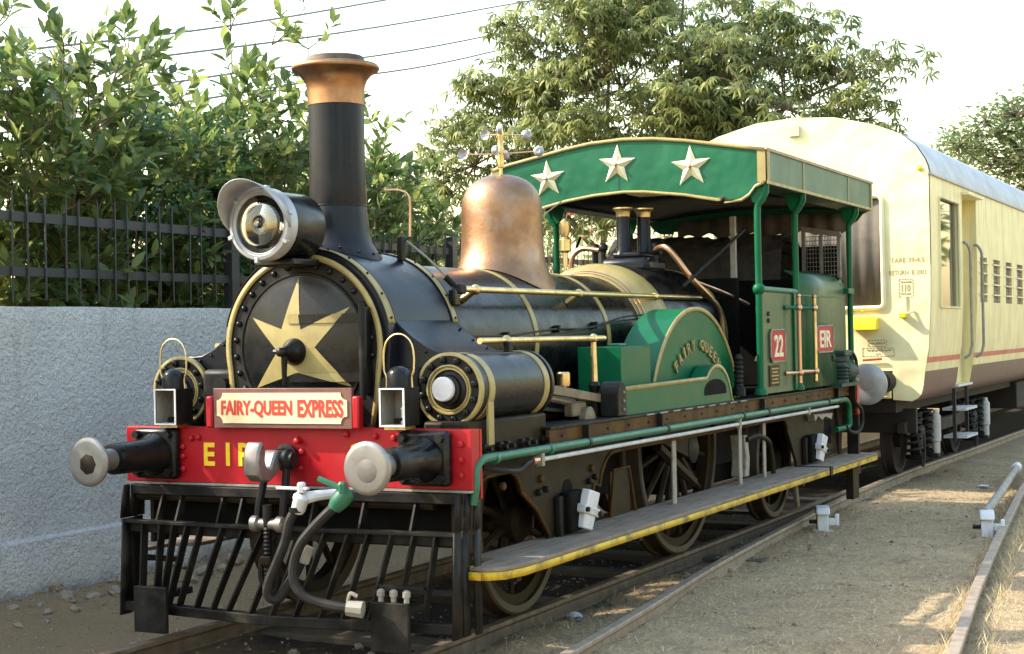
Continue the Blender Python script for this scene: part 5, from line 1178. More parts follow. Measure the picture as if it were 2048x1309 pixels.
    def dashes(x0, x1, z0, z1, n, m):
        mb = MB(); w = .009
        for z in (z0, z1):
            for i in range(n):
                d = (x1-x0)/n; mb.box(x0+d*i, x0+d*(i+.65), KY+Y-.0025, KY+Y-.0005, z-w/2, z+w/2)
        for x in (x0, x1):
            for i in range(m):
                d = (z1-z0)/m; mb.box(x-w/2, x+w/2, KY+Y-.0045, KY+Y-.003, z0+d*(i+.2), z0+d*(i+.85))
        sub('stencil_frame', mb, 'stencil', ew, flat=True, kind='stuff')
    dashes(1.245, 1.41, 2.21, 2.425, 5, 6); dashes(.86, 1.08, 1.625, 1.70, 6, 2); dashes(.79, 1.17, 1.455+.05, 1.605, 9, 3)
    worn_line(.875, 1.645, .19, .035)
    worn_line(.84, 1.562, .29, .030)
    worn_line(.955, 1.516, .06, .028)
    # head stock, buffers
    hs = kobj('headstock', MB().box(-1.13, 1.13, KY-.10, KY+.0, 1.0, 1.30), 'coachside', bevel=.008)
    for k in range(3): sub('headstock_rib', MB().box(.78, 1.12, KY-.125, KY-.102, 1.02+k*.125, 1.035+k*.125), 'coach', hs)
    for x, z in ((1.03, 1.20), (1.03, 1.08)): sub('stock_bolt', MB().lathe([(.03, KY-.12), (.02, KY-.14)], (x, 0, z), 'y', 8), 'coachside', hs)
    for sx in (1, -1):
        bf = kobj('buffer', MB().lathe([(.13, KY-.1), (.11, KY-.3), (.08, KY-.32), (.075, KY-.9), (.18, KY-.98)], (1.08*sx, 0, 1.205), 'y', 24), 'iron')
        sub('head', MB().lathe([(.18, KY-.98), (.236, KY-1.0), (.238, KY-1.02), (.20, KY-1.045), (.10, KY-1.06), (.003, KY-1.062)], (1.08*sx, 0, 1.205), 'y', 44), 'silver', bf, ang=60)
        sub('grease_patch', MB().lathe([(.075, KY-1.062), (.05, KY-1.066), (.003, KY-1.066)], (1.10*sx, 0, 1.20), 'y', 9), 'strut', bf)
    kobj('gangway_plate', MB().box(-.7, .7, KY-.5, KY-.1, 1.25, 1.30), 'iron')
    # under frame and bogie
    kobj('underframe', MB().box(-1.15, 1.15, KY+.1, KY+KL-.1, .82, 1.05), 'bogie')
    kobj('equipment_box', MB().box(-1.2, 1.25, 19.5, 21.5, .45, .9), 'bogie', bevel=.02)
    kobj('cross_beam', MB().box(-1.3, 1.3, KY+.5, KY+.6, .55, .85), 'bogie')
    for sx in (1, -1):
        bg = kobj('bogie_frame', MB().prism([(11.3, .55), (11.3, .68), (12.6, .80), (13.4, .62), (14.6, .62), (15.3, .80), (16.6, .68), (16.6, .55), (14.7, .46), (13.3, .46)], 'x', min(1.10*sx, 1.20*sx), max(1.10*sx, 1.20*sx)), 'bogie', bevel=.01)
        for yw in (12.0, 15.6):
            sub('wheel', MB().lathe([(.30, -.06*sx), (.485, -.065*sx), (.485, -.04*sx), (.458, -.03*sx), (.455, .07*sx), (.40, .075*sx), (.36, .02*sx), (.12, .02*sx), (.12, .09*sx), (.02, .09*sx)], (.90*sx, yw, .455), 'x', 40), 'bogie', bg)
            sub('axle_cap', MB().box(min(1.17*sx, 1.27*sx), max(1.17*sx, 1.27*sx), yw-.16, yw+.16, .30, .60), 'bogie', bg, bevel=.04)
            for dy in (-.30, .34):
                hx = [(1.22*sx+.095*math.cos(t), yw+dy+.095*math.sin(t), .27+.52*t/(12*PI)) for t in np.linspace(0, 12*PI, 110)]
                sub('coil_spring', MB().tube(hx, .017, 6), 'bogie', bg)
                sub('spring_pot', MB().lathe([(.06, .20), (.11, .22), (.11, .26), (.05, .27), (.05, .74), (.11, .80)], (1.22*sx, yw+dy, 0), 'z', 14), 'dark', bg)
            sub('damper', MB().lathe([(.035, .20), (.05, .24), (.05, .36), (.065, .38), (.065, .70), (.04, .73), (.03, .78)], (1.30*sx, yw+.62, 0), 'z', 14), 'offwhite', bg)
            sub('damper_foot', MB().box(min(1.22*sx, 1.34*sx), max(1.22*sx, 1.34*sx), yw+.54, yw+.74, .17, .22), 'bogie', bg, bevel=.01)
            sub('spring_stirrup', MB().tube(smooth_path([(1.27*sx, yw-.35, .5), (1.30*sx, yw-.30, .22), (1.30*sx, yw-.18, .12), (1.29*sx, yw-.05, .25), (1.27*sx, yw, .5)]), .018, 6), 'bogie', bg)
        far = copy(bg, K, (0, 16.0, 0))                       # the bogie under the other end
        for ch in list(bg.children): copy(ch, far)
    kobj('vacuum_pipe', MB().tube(smooth_path([(.3, KY-.1, 1.0), (.3, KY-.3, .9), (.32, KY-.35, .6), (.2, KY-.2, .45)]), .04, 8), 'darkrubber')
coach()

# ------------------------------------------------------------------ wall and fence
def wall_and_fence():
    xs = -3.6; y0, y1 = -9.0, 30.0
    ys = np.arange(y0, y1+.01, .25); mb = MB(); prof = []
    zs = [-.6, -.25, .05, .28, .30, .6, 1.0, 1.5, 2.0, 2.13, 2.155]
    for y in ys:
        for z in zs:
            off = .07*(1 if z < .29 else 0) + .02*(float(hash_noise(y, z*3, .8, 3))-.5)*2 + (.05*float(hash_noise(y, z, 2.5, 8)) if z < .1 else 0)
            if z > 2.14: off -= .012
            mb.v.append((xs+off, float(y), z+(.012*(float(hash_noise(y, 0, 1.3, 2))-.5) if z > 2 else 0)))
    n = len(zs); m = len(ys)
    for i in range(m-1):
        for k in range(n-1): mb.f.append((i*n+k, (i+1)*n+k, (i+1)*n+k+1, i*n+k+1))
    k0 = len(mb.v)
    for y in ys: mb.v.append((xs-.26, float(y), 2.15))
    for y in ys: mb.v.append((xs-.26, float(y), -.6))
    for i in range(m-1):
        mb.f.append((i*n+n-1, (i+1)*n+n-1, k0+i+1, k0+i)); mb.f.append((k0+i, k0+i+1, k0+m+i+1, k0+m+i))
    W = obj('boundary_wall', mb, 'wall', None, ang=50)
    tag(W, 'long grey rough-plastered wall running behind the locomotive', 'wall')
    F = thing('iron_fence', 'black iron picket fence standing on top of the grey wall', 'fence', (0, 0, 0))
    x = -3.73
    for y in (-1.5, 2.93, 7.36, 11.8):
        obj('post', MB().box(x-.05, x+.05, y+1.52-.06, y+1.52+.06, 2.15, 3.06), 'fence', F)
    for z, h in ((2.44, .075), (2.885, .08)):
        for k, (a, b) in enumerate(((-2.9, 4.45), (4.57, 9.0), (9.0, 15))):
            obj('fence_rail', MB().box(x-.012, x+.012, a, b, z-h/2, z+h/2), 'fence', F)
    pk = None
    for i, y in enumerate(np.arange(-2.8, 15, .205)):
        if abs((y-4.5)) < .09: continue
        mb = MB().tube([(0, 0, 2.20), (0, 0, 3.06), (0, 0, 3.075)], [.009, .009, .003], 6)
        if pk is None: pk = obj('picket', mb, 'fence', F); c = pk
        else: c = copy(pk, F)
        c.location = (x+.025, float(y), .012*math.sin(i*1.7)); c.rotation_euler = (.01*math.sin(i*2.3), 0, 0)
wall_and_fence()

# ------------------------------------------------------------------ foliage
def leaf_template(L=1., W=.36, fold=.18, droop=.18, n=3):
    """leaf along +y, face up +z: left and right halves folded at the midrib"""
    ts = np.linspace(0, 1, n+1); v = []; f = []
    for t in ts:
        w = W/2*math.sin(PI*min(max(t, .0), 1)**.85)**.8 if 0 < t < 1 else 0.004
        z = -droop*t*t
        v += [(-w, t*L, z+fold*w), (0, t*L, z), (w, t*L, z+fold*w)]
    for i in range(n):
        a = i*3; f += [(a, a+1, a+4, a+3), (a+1, a+2, a+5, a+4)]
    return np.array(v), np.array(f)

def frames(d, up):
    """rotation matrices with y=d, z near up"""
    d = d/np.linalg.norm(d, axis=1, keepdims=True)
    x = np.cross(d, up); nx = np.linalg.norm(x, axis=1, keepdims=True); x = x/np.maximum(nx, 1e-6)
    z = np.cross(x, d); return np.stack([x, d, z], axis=2)

def scatter_mesh(name, tv, tf, pos, R, sc, mat, parent=None, rg=None):
    N = len(pos); k = len(tv)
    V = np.einsum('nij,kj->nki', R, tv)*sc[:, None, None] + pos[:, None, :]
    Fq = tf[None] + (np.arange(N)*k)[:, None, None]
    me = bpy.data.meshes.new(name); nv = N*k; nf = N*len(tf); w = tf.shape[1]
    me.vertices.add(nv); me.vertices.foreach_set('co', V.reshape(-1))
    me.loops.add(nf*w); me.loops.foreach_set('vertex_index', Fq.reshape(-1).astype(np.int32))
    me.polygons.add(nf); me.polygons.foreach_set('loop_start', np.arange(0, nf*w, w, dtype=np.int32))
    me.polygons.foreach_set('use_smooth', [True]*nf)
    me.update(calc_edges=True)
    at = me.attributes.new('tint', 'FLOAT', 'POINT'); g = rg or np.random.default_rng(1)
    at.data.foreach_set('value', np.repeat(g.random(N), k).astype(np.float32))
    me.materials.append(M[mat]); o = bpy.data.objects.new(name, me); C.objects.link(o)
    if parent is not None: o.parent = parent
    return o

CAM = np.array([5.4933, -7.8836, 1.83])
def leaves_on(parent, P, D, U, S, tmpl, mat, n_single, rg, far_name='foliage'):
    """the leaves that show largest become single leaf objects, the others one mass"""
    tv, tf = tmpl; R = frames(D, U); P = np.asarray(P)
    idx = np.argsort(np.linalg.norm(P-CAM, axis=1) - S*14 + rg.random(len(P))*2.2)
    one, rest = idx[:n_single], idx[n_single:]
    if n_single:
        me = bpy.data.meshes.new('leaf'); me.from_pydata(tv.tolist(), [], tf.tolist()); me.polygons.foreach_set('use_smooth', [True]*len(tf)); me.materials.append(M[mat])
        pl = np.array(parent.location)
        for i in one:
            o = bpy.data.objects.new('leaf', me); C.objects.link(o); o.parent = parent
            Mx = Matrix(R[i].tolist()).to_4x4(); Mx = Matrix.Translation(Vector(P[i]-pl)) @ Mx @ Matrix.Scale(float(S[i]), 4)
            o.matrix_local = Mx
    pl = np.array(parent.location)
    o = scatter_mesh(far_name, tv, tf, P[rest]-pl, R[rest], S[rest], mat, parent, rg); o['kind'] = 'stuff'
    return o

def rand_dirs(rg, n):
    v = rg.normal(size=(n, 3)); return v/np.linalg.norm(v, axis=1, keepdims=True)

def shrub(seed, base, H, spread, nst, label, n_single=110, leaders=(), dens=1., lsize=.17, low=True, cat='shrub'):
    rg = np.random.default_rng(seed)
    t = thing('leafy_shrub', label, cat, base, 'shrubs behind the iron fence')
    P = []; D = []; U = []; S = []; stems = []
    bz = base[2]
    def twig(p0, d, ln, n):
        """leaves spread alternately along one twig"""
        d = d/np.linalg.norm(d); pts = [p0]; p = p0.copy(); dd = d.copy()
        for k in range(5):
            dd = dd + np.array([0, 0, .10]) + rg.normal(size=3)*.12; dd /= np.linalg.norm(dd); p = p + dd*ln/5; pts.append(p.copy())
        stems.append((pts, .008))
        for k in range(n):
            s = .25 + .75*(k+rg.random())/n; i = min(int(s*5), 4); q = pts[i] + (pts[i+1]-pts[i])*(s*5-i)
            side = rand_dirs(rg, 1)[0]; side -= dd*side.dot(dd); side /= np.linalg.norm(side)+1e-6
            ld = dd*(.45+.5*s) + side*(1.0-.3*s) + np.array([0, 0, .12]); P.append(q); D.append(ld)
            U.append(np.array([0, 0, 1.]) + rg.normal(size=3)*.45); S.append(lsize*(.7+.65*rg.random()))
    for i in range(nst):
        a = 2*PI*(i+rg.random()*.8)/nst; out = np.array([math.cos(a)*spread[0], math.sin(a)*spread[1], 0])
        h = H*(.72+.28*rg.random()); p = np.array(base)+rg.normal(size=3)*np.array([.12, .15, 0]); pts = [p.copy()]
        for k in range(1, 8):
            s = k/7; q = np.array(base) + out*(s**1.3)*(.55+.4*rg.random()) + np.array([0, 0, h*s]) + rg.normal(size=3)*.06; pts.append(q)
            if s > .18 or low:
                for j in range(max(1, int(7.6*dens))):
                    dirn = rand_dirs(rg, 1)[0]*np.array([1, 1, .6]) + out/max(np.linalg.norm(out), .1)*.35 + np.array([0, 0, .25])
                    twig(q + rg.normal(size=3)*.1, dirn, .35+.4*rg.random(), int(10+6*rg.random()))
        stems.append((pts, .028))
    for (ox, oy, hh) in leaders:                                  # tall straight shoots
        pts = [np.array(base)+np.array([ox*s, oy*s, hh*s])+rg.normal(size=3)*.02 for s in np.linspace(0, 1, 12)]
        stems.append((pts, .016))
        for k in range(7, 12):
            for j in range(3):
                dirn = rand_dirs(rg, 1)[0]*np.array([1, 1, .3]) + np.array([0, 0, .55]); twig(pts[k], dirn, .30+.2*rg.random(), 9)
    P = [np.array([min(p[0], -3.66), p[1], p[2]]) if p[2] < 2.35 else p for p in P]
    for i, p in enumerate(P):
        if p[2] < 2.4 and p[0] > -3.95: D[i] = np.array([-abs(D[i][0]), D[i][1], D[i][2]])
    mb = MB()
    for pts, r in stems:
        m = len(pts); mb.tube([tuple(np.array(q)-np.array(base)) for q in pts], [r*(1-.7*i/(m-1)) for i in range(m)], 5, False)
    o = obj('branches', mb, 'twig', t, kind='stuff')
    leaves_on(t, np.array(P), np.array(D), np.array(U), np.array(S), leaf_template(1, .40, .25, .16), 'leafbig', n_single, rg)
    return t

shrub(11, (-4.5, -1.6, .2), 4.2, (.7, .9), 8, 'dense shrub behind the fence nearest the camera end of the wall', 0, dens=.5)
shrub(12, (-4.6, .6, .2), 4.15, (.8, .9), 8, 'bushy shrub rising behind the wall just left of the concrete post', 0, dens=.6)
shrub(13, (-4.55, 2.6, .2), 4.25, (.9, 1.0), 11, 'broad-leaved shrub at the left edge behind the fence with drooping yellowish leaves', 220, ((-.1, -.2, 4.45), (.1, .35, 4.3)), 1.2)
shrub(14, (-4.75, 4.4, .2), 3.85, (.9, 1.0), 11, 'broad-leaved shrub with a sparse arching top behind the middle of the fence', 220, ((.1, -.3, 4.5), (0, .5, 4.1)), 1.2)
shrub(15, (-4.7, 6.0, .2), 4.1, (.8, .8), 10, 'tall shrub with one straight shoot reaching the top of the picture', 200, ((-.05, -.15, 5.5), (.1, .35, 4.9)), 1.15)
shrub(16, (-4.8, 7.7, .2), 4.15, (.8, .9), 10, 'tall shrub partly hidden behind the chimney', 150, ((0, -.3, 5.6), (0, .3, 4.7)), 1.1)
shrub(17, (-4.9, 9.1, .2), 3.7, (.7, .8), 9, 'dark-leaved shrub showing just right of the chimney', 120, ((0, .1, 4.3),), 1.05)
def vines():
    rg = np.random.default_rng(5); P = []; spots = [((-4.15, 4.95, 3.55), (.22, .2, .55), 700), ((-4.2, 4.2, 3.1), (.3, .7, .35), 900), ((-4.2, 5.0, 2.9), (.25, .45, .5), 600), ((-4.3, 3.9, 3.9), (.2, .5, .2), 350)]
    for c, r, n in spots: P.append(np.array(c)+rg.normal(size=(n, 3))*np.array(r)*.6)
    P = np.concatenate(P); n = len(P); D = rand_dirs(rg, n)+np.array([.5, -.3, -.5])
    t = thing('climbing_vine', 'small-leaved dark green creeper draped over the shrubs above the fence', 'vine', (-4.2, 4.4, 2.2))
    mb = MB()
    for k in range(7):
        y = 3.5+k*.3; mb.tube(smooth_path([(.1, y-4.4, 0), (.05+.05*math.sin(k), y-4.35, .6), (.0, y-4.2, 1.2), (-.05, y-4.3, 1.7)]), .008, 5)
    obj('vine_stems', mb, 'twig', t, kind='stuff')
    leaves_on(t, P, D, np.array([1., -.6, .8])+rg.normal(size=(n, 3))*.3, .045+.03*rg.random(n), leaf_template(1, .75, .2, .2, 2), 'leafivy', 0, rg)
vines()

def whorl_template(nl=7):
    tv, tf = leaf_template(1, .24, .3, .42, 3); V = []; F = []
    for k in range(nl):
        a = 2*PI*k/nl; el = -.25-.18*(k % 2); c, s = math.cos(a), math.sin(a)
        p = tv.copy(); y = p[:, 1]*math.cos(el)-p[:, 2]*math.sin(el); z = p[:, 1]*math.sin(el)+p[:, 2]*math.cos(el)
        q = np.stack([p[:, 0]*c - y*s, p[:, 0]*s + y*c, z], 1)*(.85+.15*((k*3) % 4)/3)
        F.append(tf+len(tv)*k); V.append(q)
    return np.concatenate(V), np.concatenate(F)

def tree(name, label, base, trunks, clumps, per, tmpl, lsize, mat, seed, csize, bark=.14, n_single=0, group=None, upw=1.):
    """clumps: centres in world metres; each is fed by a limb from the nearest trunk"""
    rg = np.random.default_rng(seed); t = thing(name, label, 'tree', base, group); b = np.array(base)
    tr = None
    for pts in trunks:
        m = len(pts); tr = obj('trunk', MB().tube(smooth_path([tuple(np.array(p)-b) for p in pts], 4), [bark*(1-.75*i/((m-1)*4)) for i in range((m-1)*4+1)], 10), 'bark', t)
    mb = MB(); P = []
    for c in clumps:
        c = np.array(c[:3]); best = None
        for pts in trunks:
            for p in pts[1:]:
                p = np.array(p); d = np.linalg.norm(p-c)+max(0, p[2]-c[2]+.3)*2
                if best is None or d < best[0]: best = (d, p)
        p = best[1]; mid = (p*.5+c*.5)+np.array([0, 0, -.10*np.linalg.norm(c-p)])+rg.normal(size=3)*.12
        mb.tube(smooth_path([tuple(p-b), tuple(mid-b), tuple(c-b)], 4), [bark*.30*(1-.8*i/8) for i in range(9)], 5, False)
        n = int(per*(.7+.6*rg.random())); q = rg.normal(size=(n, 3)); q /= np.linalg.norm(q, axis=1, keepdims=True); q *= rg.random((n, 1))**.45
        q = q*np.array(csize)*(.7+.5*rg.random()); q[:, 2] -= .10*np.linalg.norm(q[:, :2], axis=1)**1.5
        for k in range(0, n, 6): mb.tube([tuple(c-b), tuple(c+q[k]*.55-b+np.array([0, 0, .04])), tuple(c+q[k]-b)], [.016, .010, .006], 4, False)
        P.append(c+q)
    obj('limbs', mb, 'bark', t, kind='stuff')
    P = np.concatenate(P); n = len(P)
    if upw: U = None
    D = rand_dirs(rg, n)*np.array([1, 1, .35]); Up = np.array([0, 0, 1.])*upw+rg.normal(size=(n, 3))*.35
    o = leaves_on(t, P, D, Up, lsize*(.7+.6*rg.random(n)), tmpl, mat, n_single, rg, 'crown')
    return t

def big_tree():
    rg = np.random.default_rng(21); cl = []
    c0 = np.array([-7.4, 24.0, 7.1]); r0 = np.array([5.2, 2.6, 3.6])
    while len(cl) < 215:
        q = rg.normal(size=3); q /= np.linalg.norm(q); q *= (.35+.65*rg.random()); p = c0+q*r0
        if p[2] < 4.2 + .12*max(0, p[0]+7): continue
        if p[0] > -4.5 and p[2] > 9.4-.75*(p[0]+4.5): continue
        if p[0] > -4.5 and p[2] < 5.0: continue
        if p[0] < -10 and p[2] > 8.6+.6*(p[0]+10): continue
        cl.append(p)
    cl += [np.array(p) for p in ((-12.9, 24, 5.2), (-12.2, 24, 3.7), (-11.0, 24, 3.9), (-10.4, 24, 4.0), (-10.8, 24, 5.2), (-11.6, 24, 5.6), (-10.0, 24, 5.8), (-9.6, 24, 4.3), (-12.5, 24, 6.1), (-12.6, 24, 5.4), (-12.4, 23.5, 4.4), (-11.6, 23.5, 3.9), (-12.0, 24, 6.9), (-11.2, 24, 7.6), (-12.4, 24, 5.8), (-11.8, 23.6, 5.2), (-12.0, 24, 4.6), (-11.2, 24, 4.4), (-11.4, 24, 6.6), (-10.8, 24, 7.1), (-3.4, 24, 7.4), (-2.6, 24, 7.5), (-1.9, 24, 7.35), (-1.4, 24, 7.25), (-2.4, 24, 6.7), (-3.0, 24, 6.2), (-2.2, 24, 6.15), (-1.9, 24, 5.9),
                                     (-4.2, 24, 8.6), (-5.2, 24, 9.1), (-4.6, 23.5, 7.4), (-9.8, 24, 8.3), (-9.0, 23, 4.6), (-10.2, 23.4, 4.7), (-4.0, 23, 5.6), (-5.0, 23, 5.2))]
    tr = [[(-8.3, 24, -.3), (-8.25, 24, 2.2), (-8.2, 24, 4.2), (-8.1, 24, 5.8), (-8.0, 24, 7.4), (-7.8, 24, 9)],
          [(-6.55, 24.3, -.3), (-6.5, 24.3, 2.5), (-6.4, 24.3, 4.8), (-6.35, 24.2, 6.4), (-6.3, 24, 7.8), (-6.2, 24, 9.2)],
          [(-8.1, 24, 3.4), (-9.2, 24, 4.6), (-10.4, 24, 5.4), (-11.4, 24, 5.8)],
          [(-6.4, 24, 4.6), (-5.2, 24, 5.6), (-4.0, 24, 6.5), (-2.6, 24, 7.0)], [(-6.4, 24.2, 6.0), (-7.2, 24, 6.7), (-7.6, 23.8, 7.2)]]
    tree('spreading_tree', 'large tree with drooping whorled leaves spreading above the cab roof', (-8.3, 24, -.3), tr, cl, 32, whorl_template(), .225, 'leaftree', 22, (.78, .78, .46), .09)
big_tree()

def quick_tree(name, label, x, y, H, R, seed, mat, lsize, ncl, per, zlow, group=None, csz=.9):
    rg = np.random.default_rng(seed); cl = []
    zc = (H+zlow)/2; rz = (H-zlow)/2
    while len(cl) < ncl:
        q = rg.normal(size=3); q /= np.linalg.norm(q); q *= (.35+.65*rg.random()); cl.append(np.array([x, y, zc])+q*np.array([R, R, rz]))
    tr = [[(x, y, -.3), (x+.1, y, zlow*.6+.2), (x, y, zc), (x-.1, y, H*.85)], [(x, y, zlow*.5), (x+R*.4, y, zc*.9), (x+R*.6, y, zc*1.1)], [(x, y, zlow*.6), (x-R*.4, y, zc), (x-R*.6, y, zc*1.15)]]
    tree(name, label, (x, y, -.3), tr, cl, per, leaf_template(1, .45, .2, .15, 2), lsize, mat, seed+50, (csz, csz, csz*.7), .02*H, 0, group)
quick_tree('broad_tree', 'round crowned tree of small grey-green leaves rising behind the coach roof', -.6, 46, 10.4, 4.6, 31, 'leaffar', .25, 80, 230, 4.2, csz=1.2)
quick_tree('broad_tree', 'small-leaved tree whose edge shows left of the coach roof tree', -5.4, 52, 9.0, 2.2, 32, 'leaffar', .22, 18, 120, 4.0, csz=.9)
for k, (x, y) in enumerate(((21, -9), (23, 0), (20, 9), (22, 18), (17, 30), (10, 40), (13, 50), (4, -25), (13, -21))):
    quick_tree('shade_tree', 'leafy tree reflected in the coach window', x, y, 8.5+(k*7 % 3), 3.6, 60+k, 'leafbig', .55, 34, 60, 1.6, 'trees on the open side of the yard', 1.2)
G2 = 'pale trees in the distance behind the wall'
quick_tree('distant_tree', 'pale green tree far behind the fence between the chimney and the dome', -15.5, 30, 6.4, 2.6, 33, 'leafpale', .22, 34, 90, 1.0, G2, 1.0)
quick_tree('distant_tree', 'pale tree behind the dome, lower than its neighbour', -12.4, 28, 5.2, 2.4, 34, 'leafpale', .22, 30, 90, .6, G2, 1.0)
quick_tree('distant_tree', 'pale bushy tree seen under the left end of the cab roof', -10.5, 33, 5.2, 2.6, 35, 'leafpale', .22, 30, 90, .4, G2, 1.0)
quick_tree('distant_tree', 'pale tree far off at the left edge behind the shrubs', -16, 14, 3.6, 2.4, 36, 'leafpale', .22, 24, 70, .3, G2, 1.0)
quick_tree('distant_tree', 'pale tree deep behind the shrubs left of the headlamp', -14, 19, 4.4, 2.4, 37, 'leafpale', .22, 24, 70, .3, G2, 1.0)

def flower_bush(seed, base, label):
    rg = np.random.default_rng(seed); t = thing('flowering_bush', label, 'bush', base, 'flowering bushes beyond the wall'); P = []; D = []; mb = MB(); fl = []
    for k in range(16):
        o = rg.normal(size=2)*.38; h = 2.0+1.7*rg.random(); pts = [(o[0]*s*1.5, o[1]*s*1.5, h*s) for s in np.linspace(0, 1, 7)]
        mb.tube(pts, [.016*(1-.1*i) for i in range(7)], 5, False)
        for s in np.linspace(.35, 1, 17):
            for j in range(3):
                P.append(np.array(base)+np.array([o[0]*s*1.5, o[1]*s*1.5, h*s])); d = rand_dirs(rg, 1)[0]; d[2] = abs(d[2])*.6+.1; D.append(d)
        if k % 2: fl.append((o[0]*1.45, o[1]*1.45, h*(.85+.15*rg.random())))
    obj('stems', mb, 'twig', t, kind='stuff'); n = len(P)
    leaves_on(t, np.array(P), np.array(D), np.array([0, 0, 1.])+rg.normal(size=(n, 3))*.4, .10+.08*rg.random(n), leaf_template(1, .34, .25, .3), 'leafpale', 0, rg)
    for p in fl: obj('flower', MB().ball(p, .045, 7, 4, (1, 1, .7)), 'petal', t)
flower_bush(41, (-4.7, 12.0, .2), 'tall pale bush with red flowers just right of the dome')
flower_bush(42, (-4.9, 13.6, .2), 'tall pale bush with a few red flowers left of the valve columns')
flower_bush(43, (-5.2, 15.4, .2), 'tall pale bush farthest back under the cab roof')

# ------------------------------------------------------------------ wires and pole
def wires():
    wl = [((-14, 4.0, 6.05-1.3), (-14, 11.86, 6.816), (-14, 24.468, 10.026), 'highest of the overhead wires crossing the sky above the shrubs'),
          ((-14, 6, 5.95), (-14, 14.07, 6.929), (-14, 31.86, 11.315), 'second overhead wire from the top, passing just above the chimney'),
          ((-14, 10, 5.9), (-14, 18.945, 7.518), (-14, 30.878, 10.3), 'third overhead wire from the top, ending in the big tree'),
          ((-14, 12, 5.85), (-14, 21.579, 7.693), (-14, 30.549, 9.762), 'lowest overhead wire meeting the big tree beside the chimney cap')]
    for i, (a, b, c, lb) in enumerate(wl):
        b, c = Vector(b), Vector(c); d = c-b
        pts = [b+d*t+Vector((0, 0, -.10*math.sin(PI*max(0, min(1, t))))) for t in np.linspace(-1.2, 2.2, 30)]
        tag(obj('overhead_wire', MB().tube(pts, .022, 6), 'wire'), lb, 'wire', 'overhead wires')
    tag(obj('concrete_post', MB().prism([(-9.11, 7.84), (-8.89, 7.84), (-8.89, 8.04), (-9.11, 8.04)], 'z', -.3, 5.50), 'pole', None, bevel=.01), 'grey concrete post standing among the shrubs at the upper left', 'post')
wires()

# ------------------------------------------------------------------ things on the ground
def rail_clamp(x, y, rz, label):
    t = thing('rail_clamp', label, 'rail clamp', (x, y, -.11), None, rz)
    obj('clamp_body', MB().box(-.055, .055, -.07, .07, .0, .17), 'white', t, bevel=.012)
    obj('clamp_top', MB().prism([(-.12, .17), (-.09, .235), (.06, .25), (.11, .21), (.10, .165)], 'x', -.065, .065), 'white', t, bevel=.012)
    obj('clamp_arm', MB().box(.055, .15, -.045, .0, .06, .13), 'white', t, bevel=.01)
    obj('clamp_arm', MB().box(.12, .155, -.05, .005, .06, .17), 'white', t, bevel=.008)
    obj('clamp_bolt', MB().lathe([(.02, -.13), (.02, .0)], (0, -.03, .10), 'x', 8), 'iron', t)
    obj('clamp_strap', MB().box(-.058, .058, .02, .04, .03, .16), 'redpaint', t)
    obj('clamp_foot', MB().box(-.10, .10, -.10, .10, -.02, .012), 'offwhite', t, bevel=.006)
    return t
rail_clamp(1.36, 6.95, .35, 'white painted rail clamp beside the curved rail near the end of the footboard')
rail_clamp(2.90, 6.98, .2, 'white painted rail clamp joined to the grey pipe by the far right rail')
pp = obj('grey_pipe', MB().tube([(2.87, 7.08, .10), (2.60, 9.6, .045), (2.27, 12.7, .03)], .045, 12), 'strut'); tag(pp, 'long grey pipe lying beside the far right rail with a white cap', 'pipe')
obj('pipe_cap', MB().tube([(2.275, 12.65, .03), (2.24, 13.0, .03)], .062, 12), 'white', pp)

def blob(seed, r, n=8, m=5, flat=.6):
    rg = random.Random(seed); mb = MB().ball((0, 0, 0), r, n, m, (1, .8, flat))
    mb.v = [(x*(.75+.5*rg.random()), y*(.75+.5*rg.random()), z*(.75+.4*rg.random())) for x, y, z in mb.v]; return mb
stones = [obj('stone', blob(60+k, 1), 'stone', flat=True) for k in range(4)]
def stones_on_ground():
    rg = random.Random(3); spots = []
    for k in range(26):
        y = .9+2.6*k/25+rg.uniform(-.15, .15); spots.append((-3.15+rg.uniform(-.3, .4), y, .03+.06*rg.random()))
    for k in range(14): spots.append((-.55+1.1*rg.random(), -.3+2.4*rg.random(), .02+.03*rg.random()))
    for k in range(14): spots.append((1.0+.5*rg.random(), 1.5+6*rg.random(), .02+.03*rg.random()))
    for i, (x, y, r) in enumerate(spots):
        o = stones[i] if i < 4 else copy(stones[i % 4])
        o.location = (x, y, float(ground_z(x, y))+r*.25); o.scale = (r, r, r); o.rotation_euler = (rg.random()*.6, rg.random()*.6, rg.random()*6)
        lb, gr = (('broken stone in the rubble along the foot of the grey wall', 'stones at the foot of the wall') if i < 26 else (('small stone on the earth between the two locomotive rails', 'stones between the locomotive rails') if i < 40 else ('small stone between the locomotive rail and the curved rail', 'stones beside the curved rail')))
        tag(o, lb, 'stone', gr)
stones_on_ground()
def gravel():
    rg = np.random.default_rng(8); n = 9000
    x = np.concatenate([rg.uniform(-3.5, 1.6, 6000), rg.uniform(.95, 5, 3000)]); y = np.concatenate([rg.uniform(-1.6, 9, 6000), rg.uniform(-2, 10, 3000)])
    z = ground_z(x, y); s = .006+.018*rg.random(n)**3
    v = np.array([(1, 0, 0), (-.4, .9, 0), (-.6, -.8, .1), (.1, 0, .8), (0, .1, -.5)], float)
    f = np.array([(0, 1, 3), (1, 2, 3), (2, 0, 3), (1, 0, 4), (2, 1, 4), (0, 2, 4)])
    o = scatter_mesh('gravel', v, f, np.stack([x, y, z], 1), frames(rand_dirs(rg, n), rand_dirs(rg, n)), s, 'stone', None, rg); o['kind'] = 'stuff'
    o.data.polygons.foreach_set('use_smooth', [False]*len(o.data.polygons))
gravel()
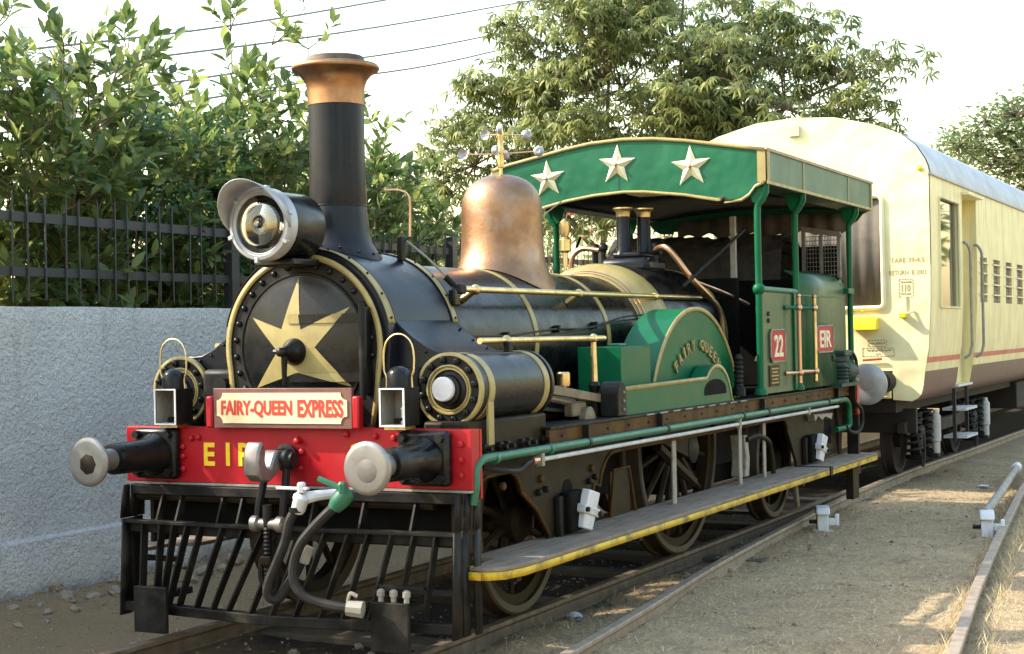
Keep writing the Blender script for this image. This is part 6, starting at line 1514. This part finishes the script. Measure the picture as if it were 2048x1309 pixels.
def dry_grass():
    rg = np.random.default_rng(9); n = 170000
    x = rg.uniform(.92, 6.2, n); y = -2.2+rg.random(n)**1.25*19
    keep = hash_noise(x, y, 1.3, 11)*.75+hash_noise(x, y, 4, 12)*.45 > .50-.12*(x > 3.2)
    keep |= rg.random(n) < .22
    x, y = x[keep], y[keep]; n = len(x); z = ground_z(x, y)+.002
    a = rg.random(n)*2*PI; el = np.abs(rg.normal(size=n))*.30; el = np.where(rg.random(n) < .07, .9, el)
    D = np.stack([np.cos(a)*np.cos(el), np.sin(a)*np.cos(el), np.sin(el)+.05], 1)
    s = .022+.05*rg.random(n)**2
    v = np.array([(-.028, 0, 0), (.028, 0, 0), (.02, .55, .04), (-.02, .55, .04), (0, 1, .02), (0, 1, .02)], float); f = np.array([(0, 1, 2, 3), (3, 2, 4, 5)])
    o = scatter_mesh('dry_grass', v, f, np.stack([x, y, z], 1), frames(D, rand_dirs(rg, n)*.4+np.array([0, 0, 1.])), s, 'straw', None, rg); o['kind'] = 'stuff'
    # tufts, standing thicker beside the far rail
    m = 2600; t = rg.random(m); yy = 1+15*t; xr = np.interp(yy, [1.05, 5.74, 10.5, 16], [3.73, 3.18, 2.68, 2.3]); xx = xr+np.where(rg.random(m) < .6, .07+.12*rg.random(m), -.05-.08*rg.random(m))
    zz = ground_z(xx, yy); a = rg.random(m)*2*PI; D = np.stack([np.cos(a)*.5, np.sin(a)*.5, .8+0*a], 1)
    o = scatter_mesh('grass_tufts', v, f, np.stack([xx, yy, zz], 1), frames(D, rand_dirs(rg, m)), .04+.08*rg.random(m), 'leaffar' if False else 'straw', None, rg); o['kind'] = 'stuff'
    k = 420; xx = np.concatenate([rg.uniform(1.0, 5.5, 300), rg.uniform(-3.4, .8, 120)]); yy = np.concatenate([rg.uniform(-2, 14, 300), rg.uniform(-1, 3, 120)])
    o = scatter_mesh('fallen_leaves', *leaf_template(1, .5, .5, .3, 2), np.stack([xx, yy, ground_z(xx, yy)+.008], 1), frames(rand_dirs(rg, k)*np.array([1, 1, .15]), np.array([0, 0, 1.])+rg.normal(size=(k, 3))*.3), .04+.05*rg.random(k), 'dryleaf', None, rg); o['kind'] = 'stuff'
dry_grass()
def litter():
    def crumple(seed, r, mat, x, y, label, cat, flat=.55):
        o = obj('crumpled_' + cat, blob(seed, r, 9, 6, flat), mat, flat=True); o.location = (x, y, float(ground_z(x, y))+r*.4); tag(o, label, cat)
    crumple(71, .055, 'paper', .98, 1.98, 'crumpled pale paper lying beside the front wheel between two rails', 'paper')
    crumple(72, .035, 'plastic', 1.12, 1.74, 'small blue grey scrap of cloth near the crumpled paper', 'rag')
    crumple(73, .07, 'paper', 2.08, 11.5, 'flattened pale sheet of paper on the dry grass beyond the clamps', 'paper', .25)
    crumple(74, .022, 'darkrubber', 2.2, 6.2, 'small black lump on the trodden ground in the middle right', 'pebble')
litter()
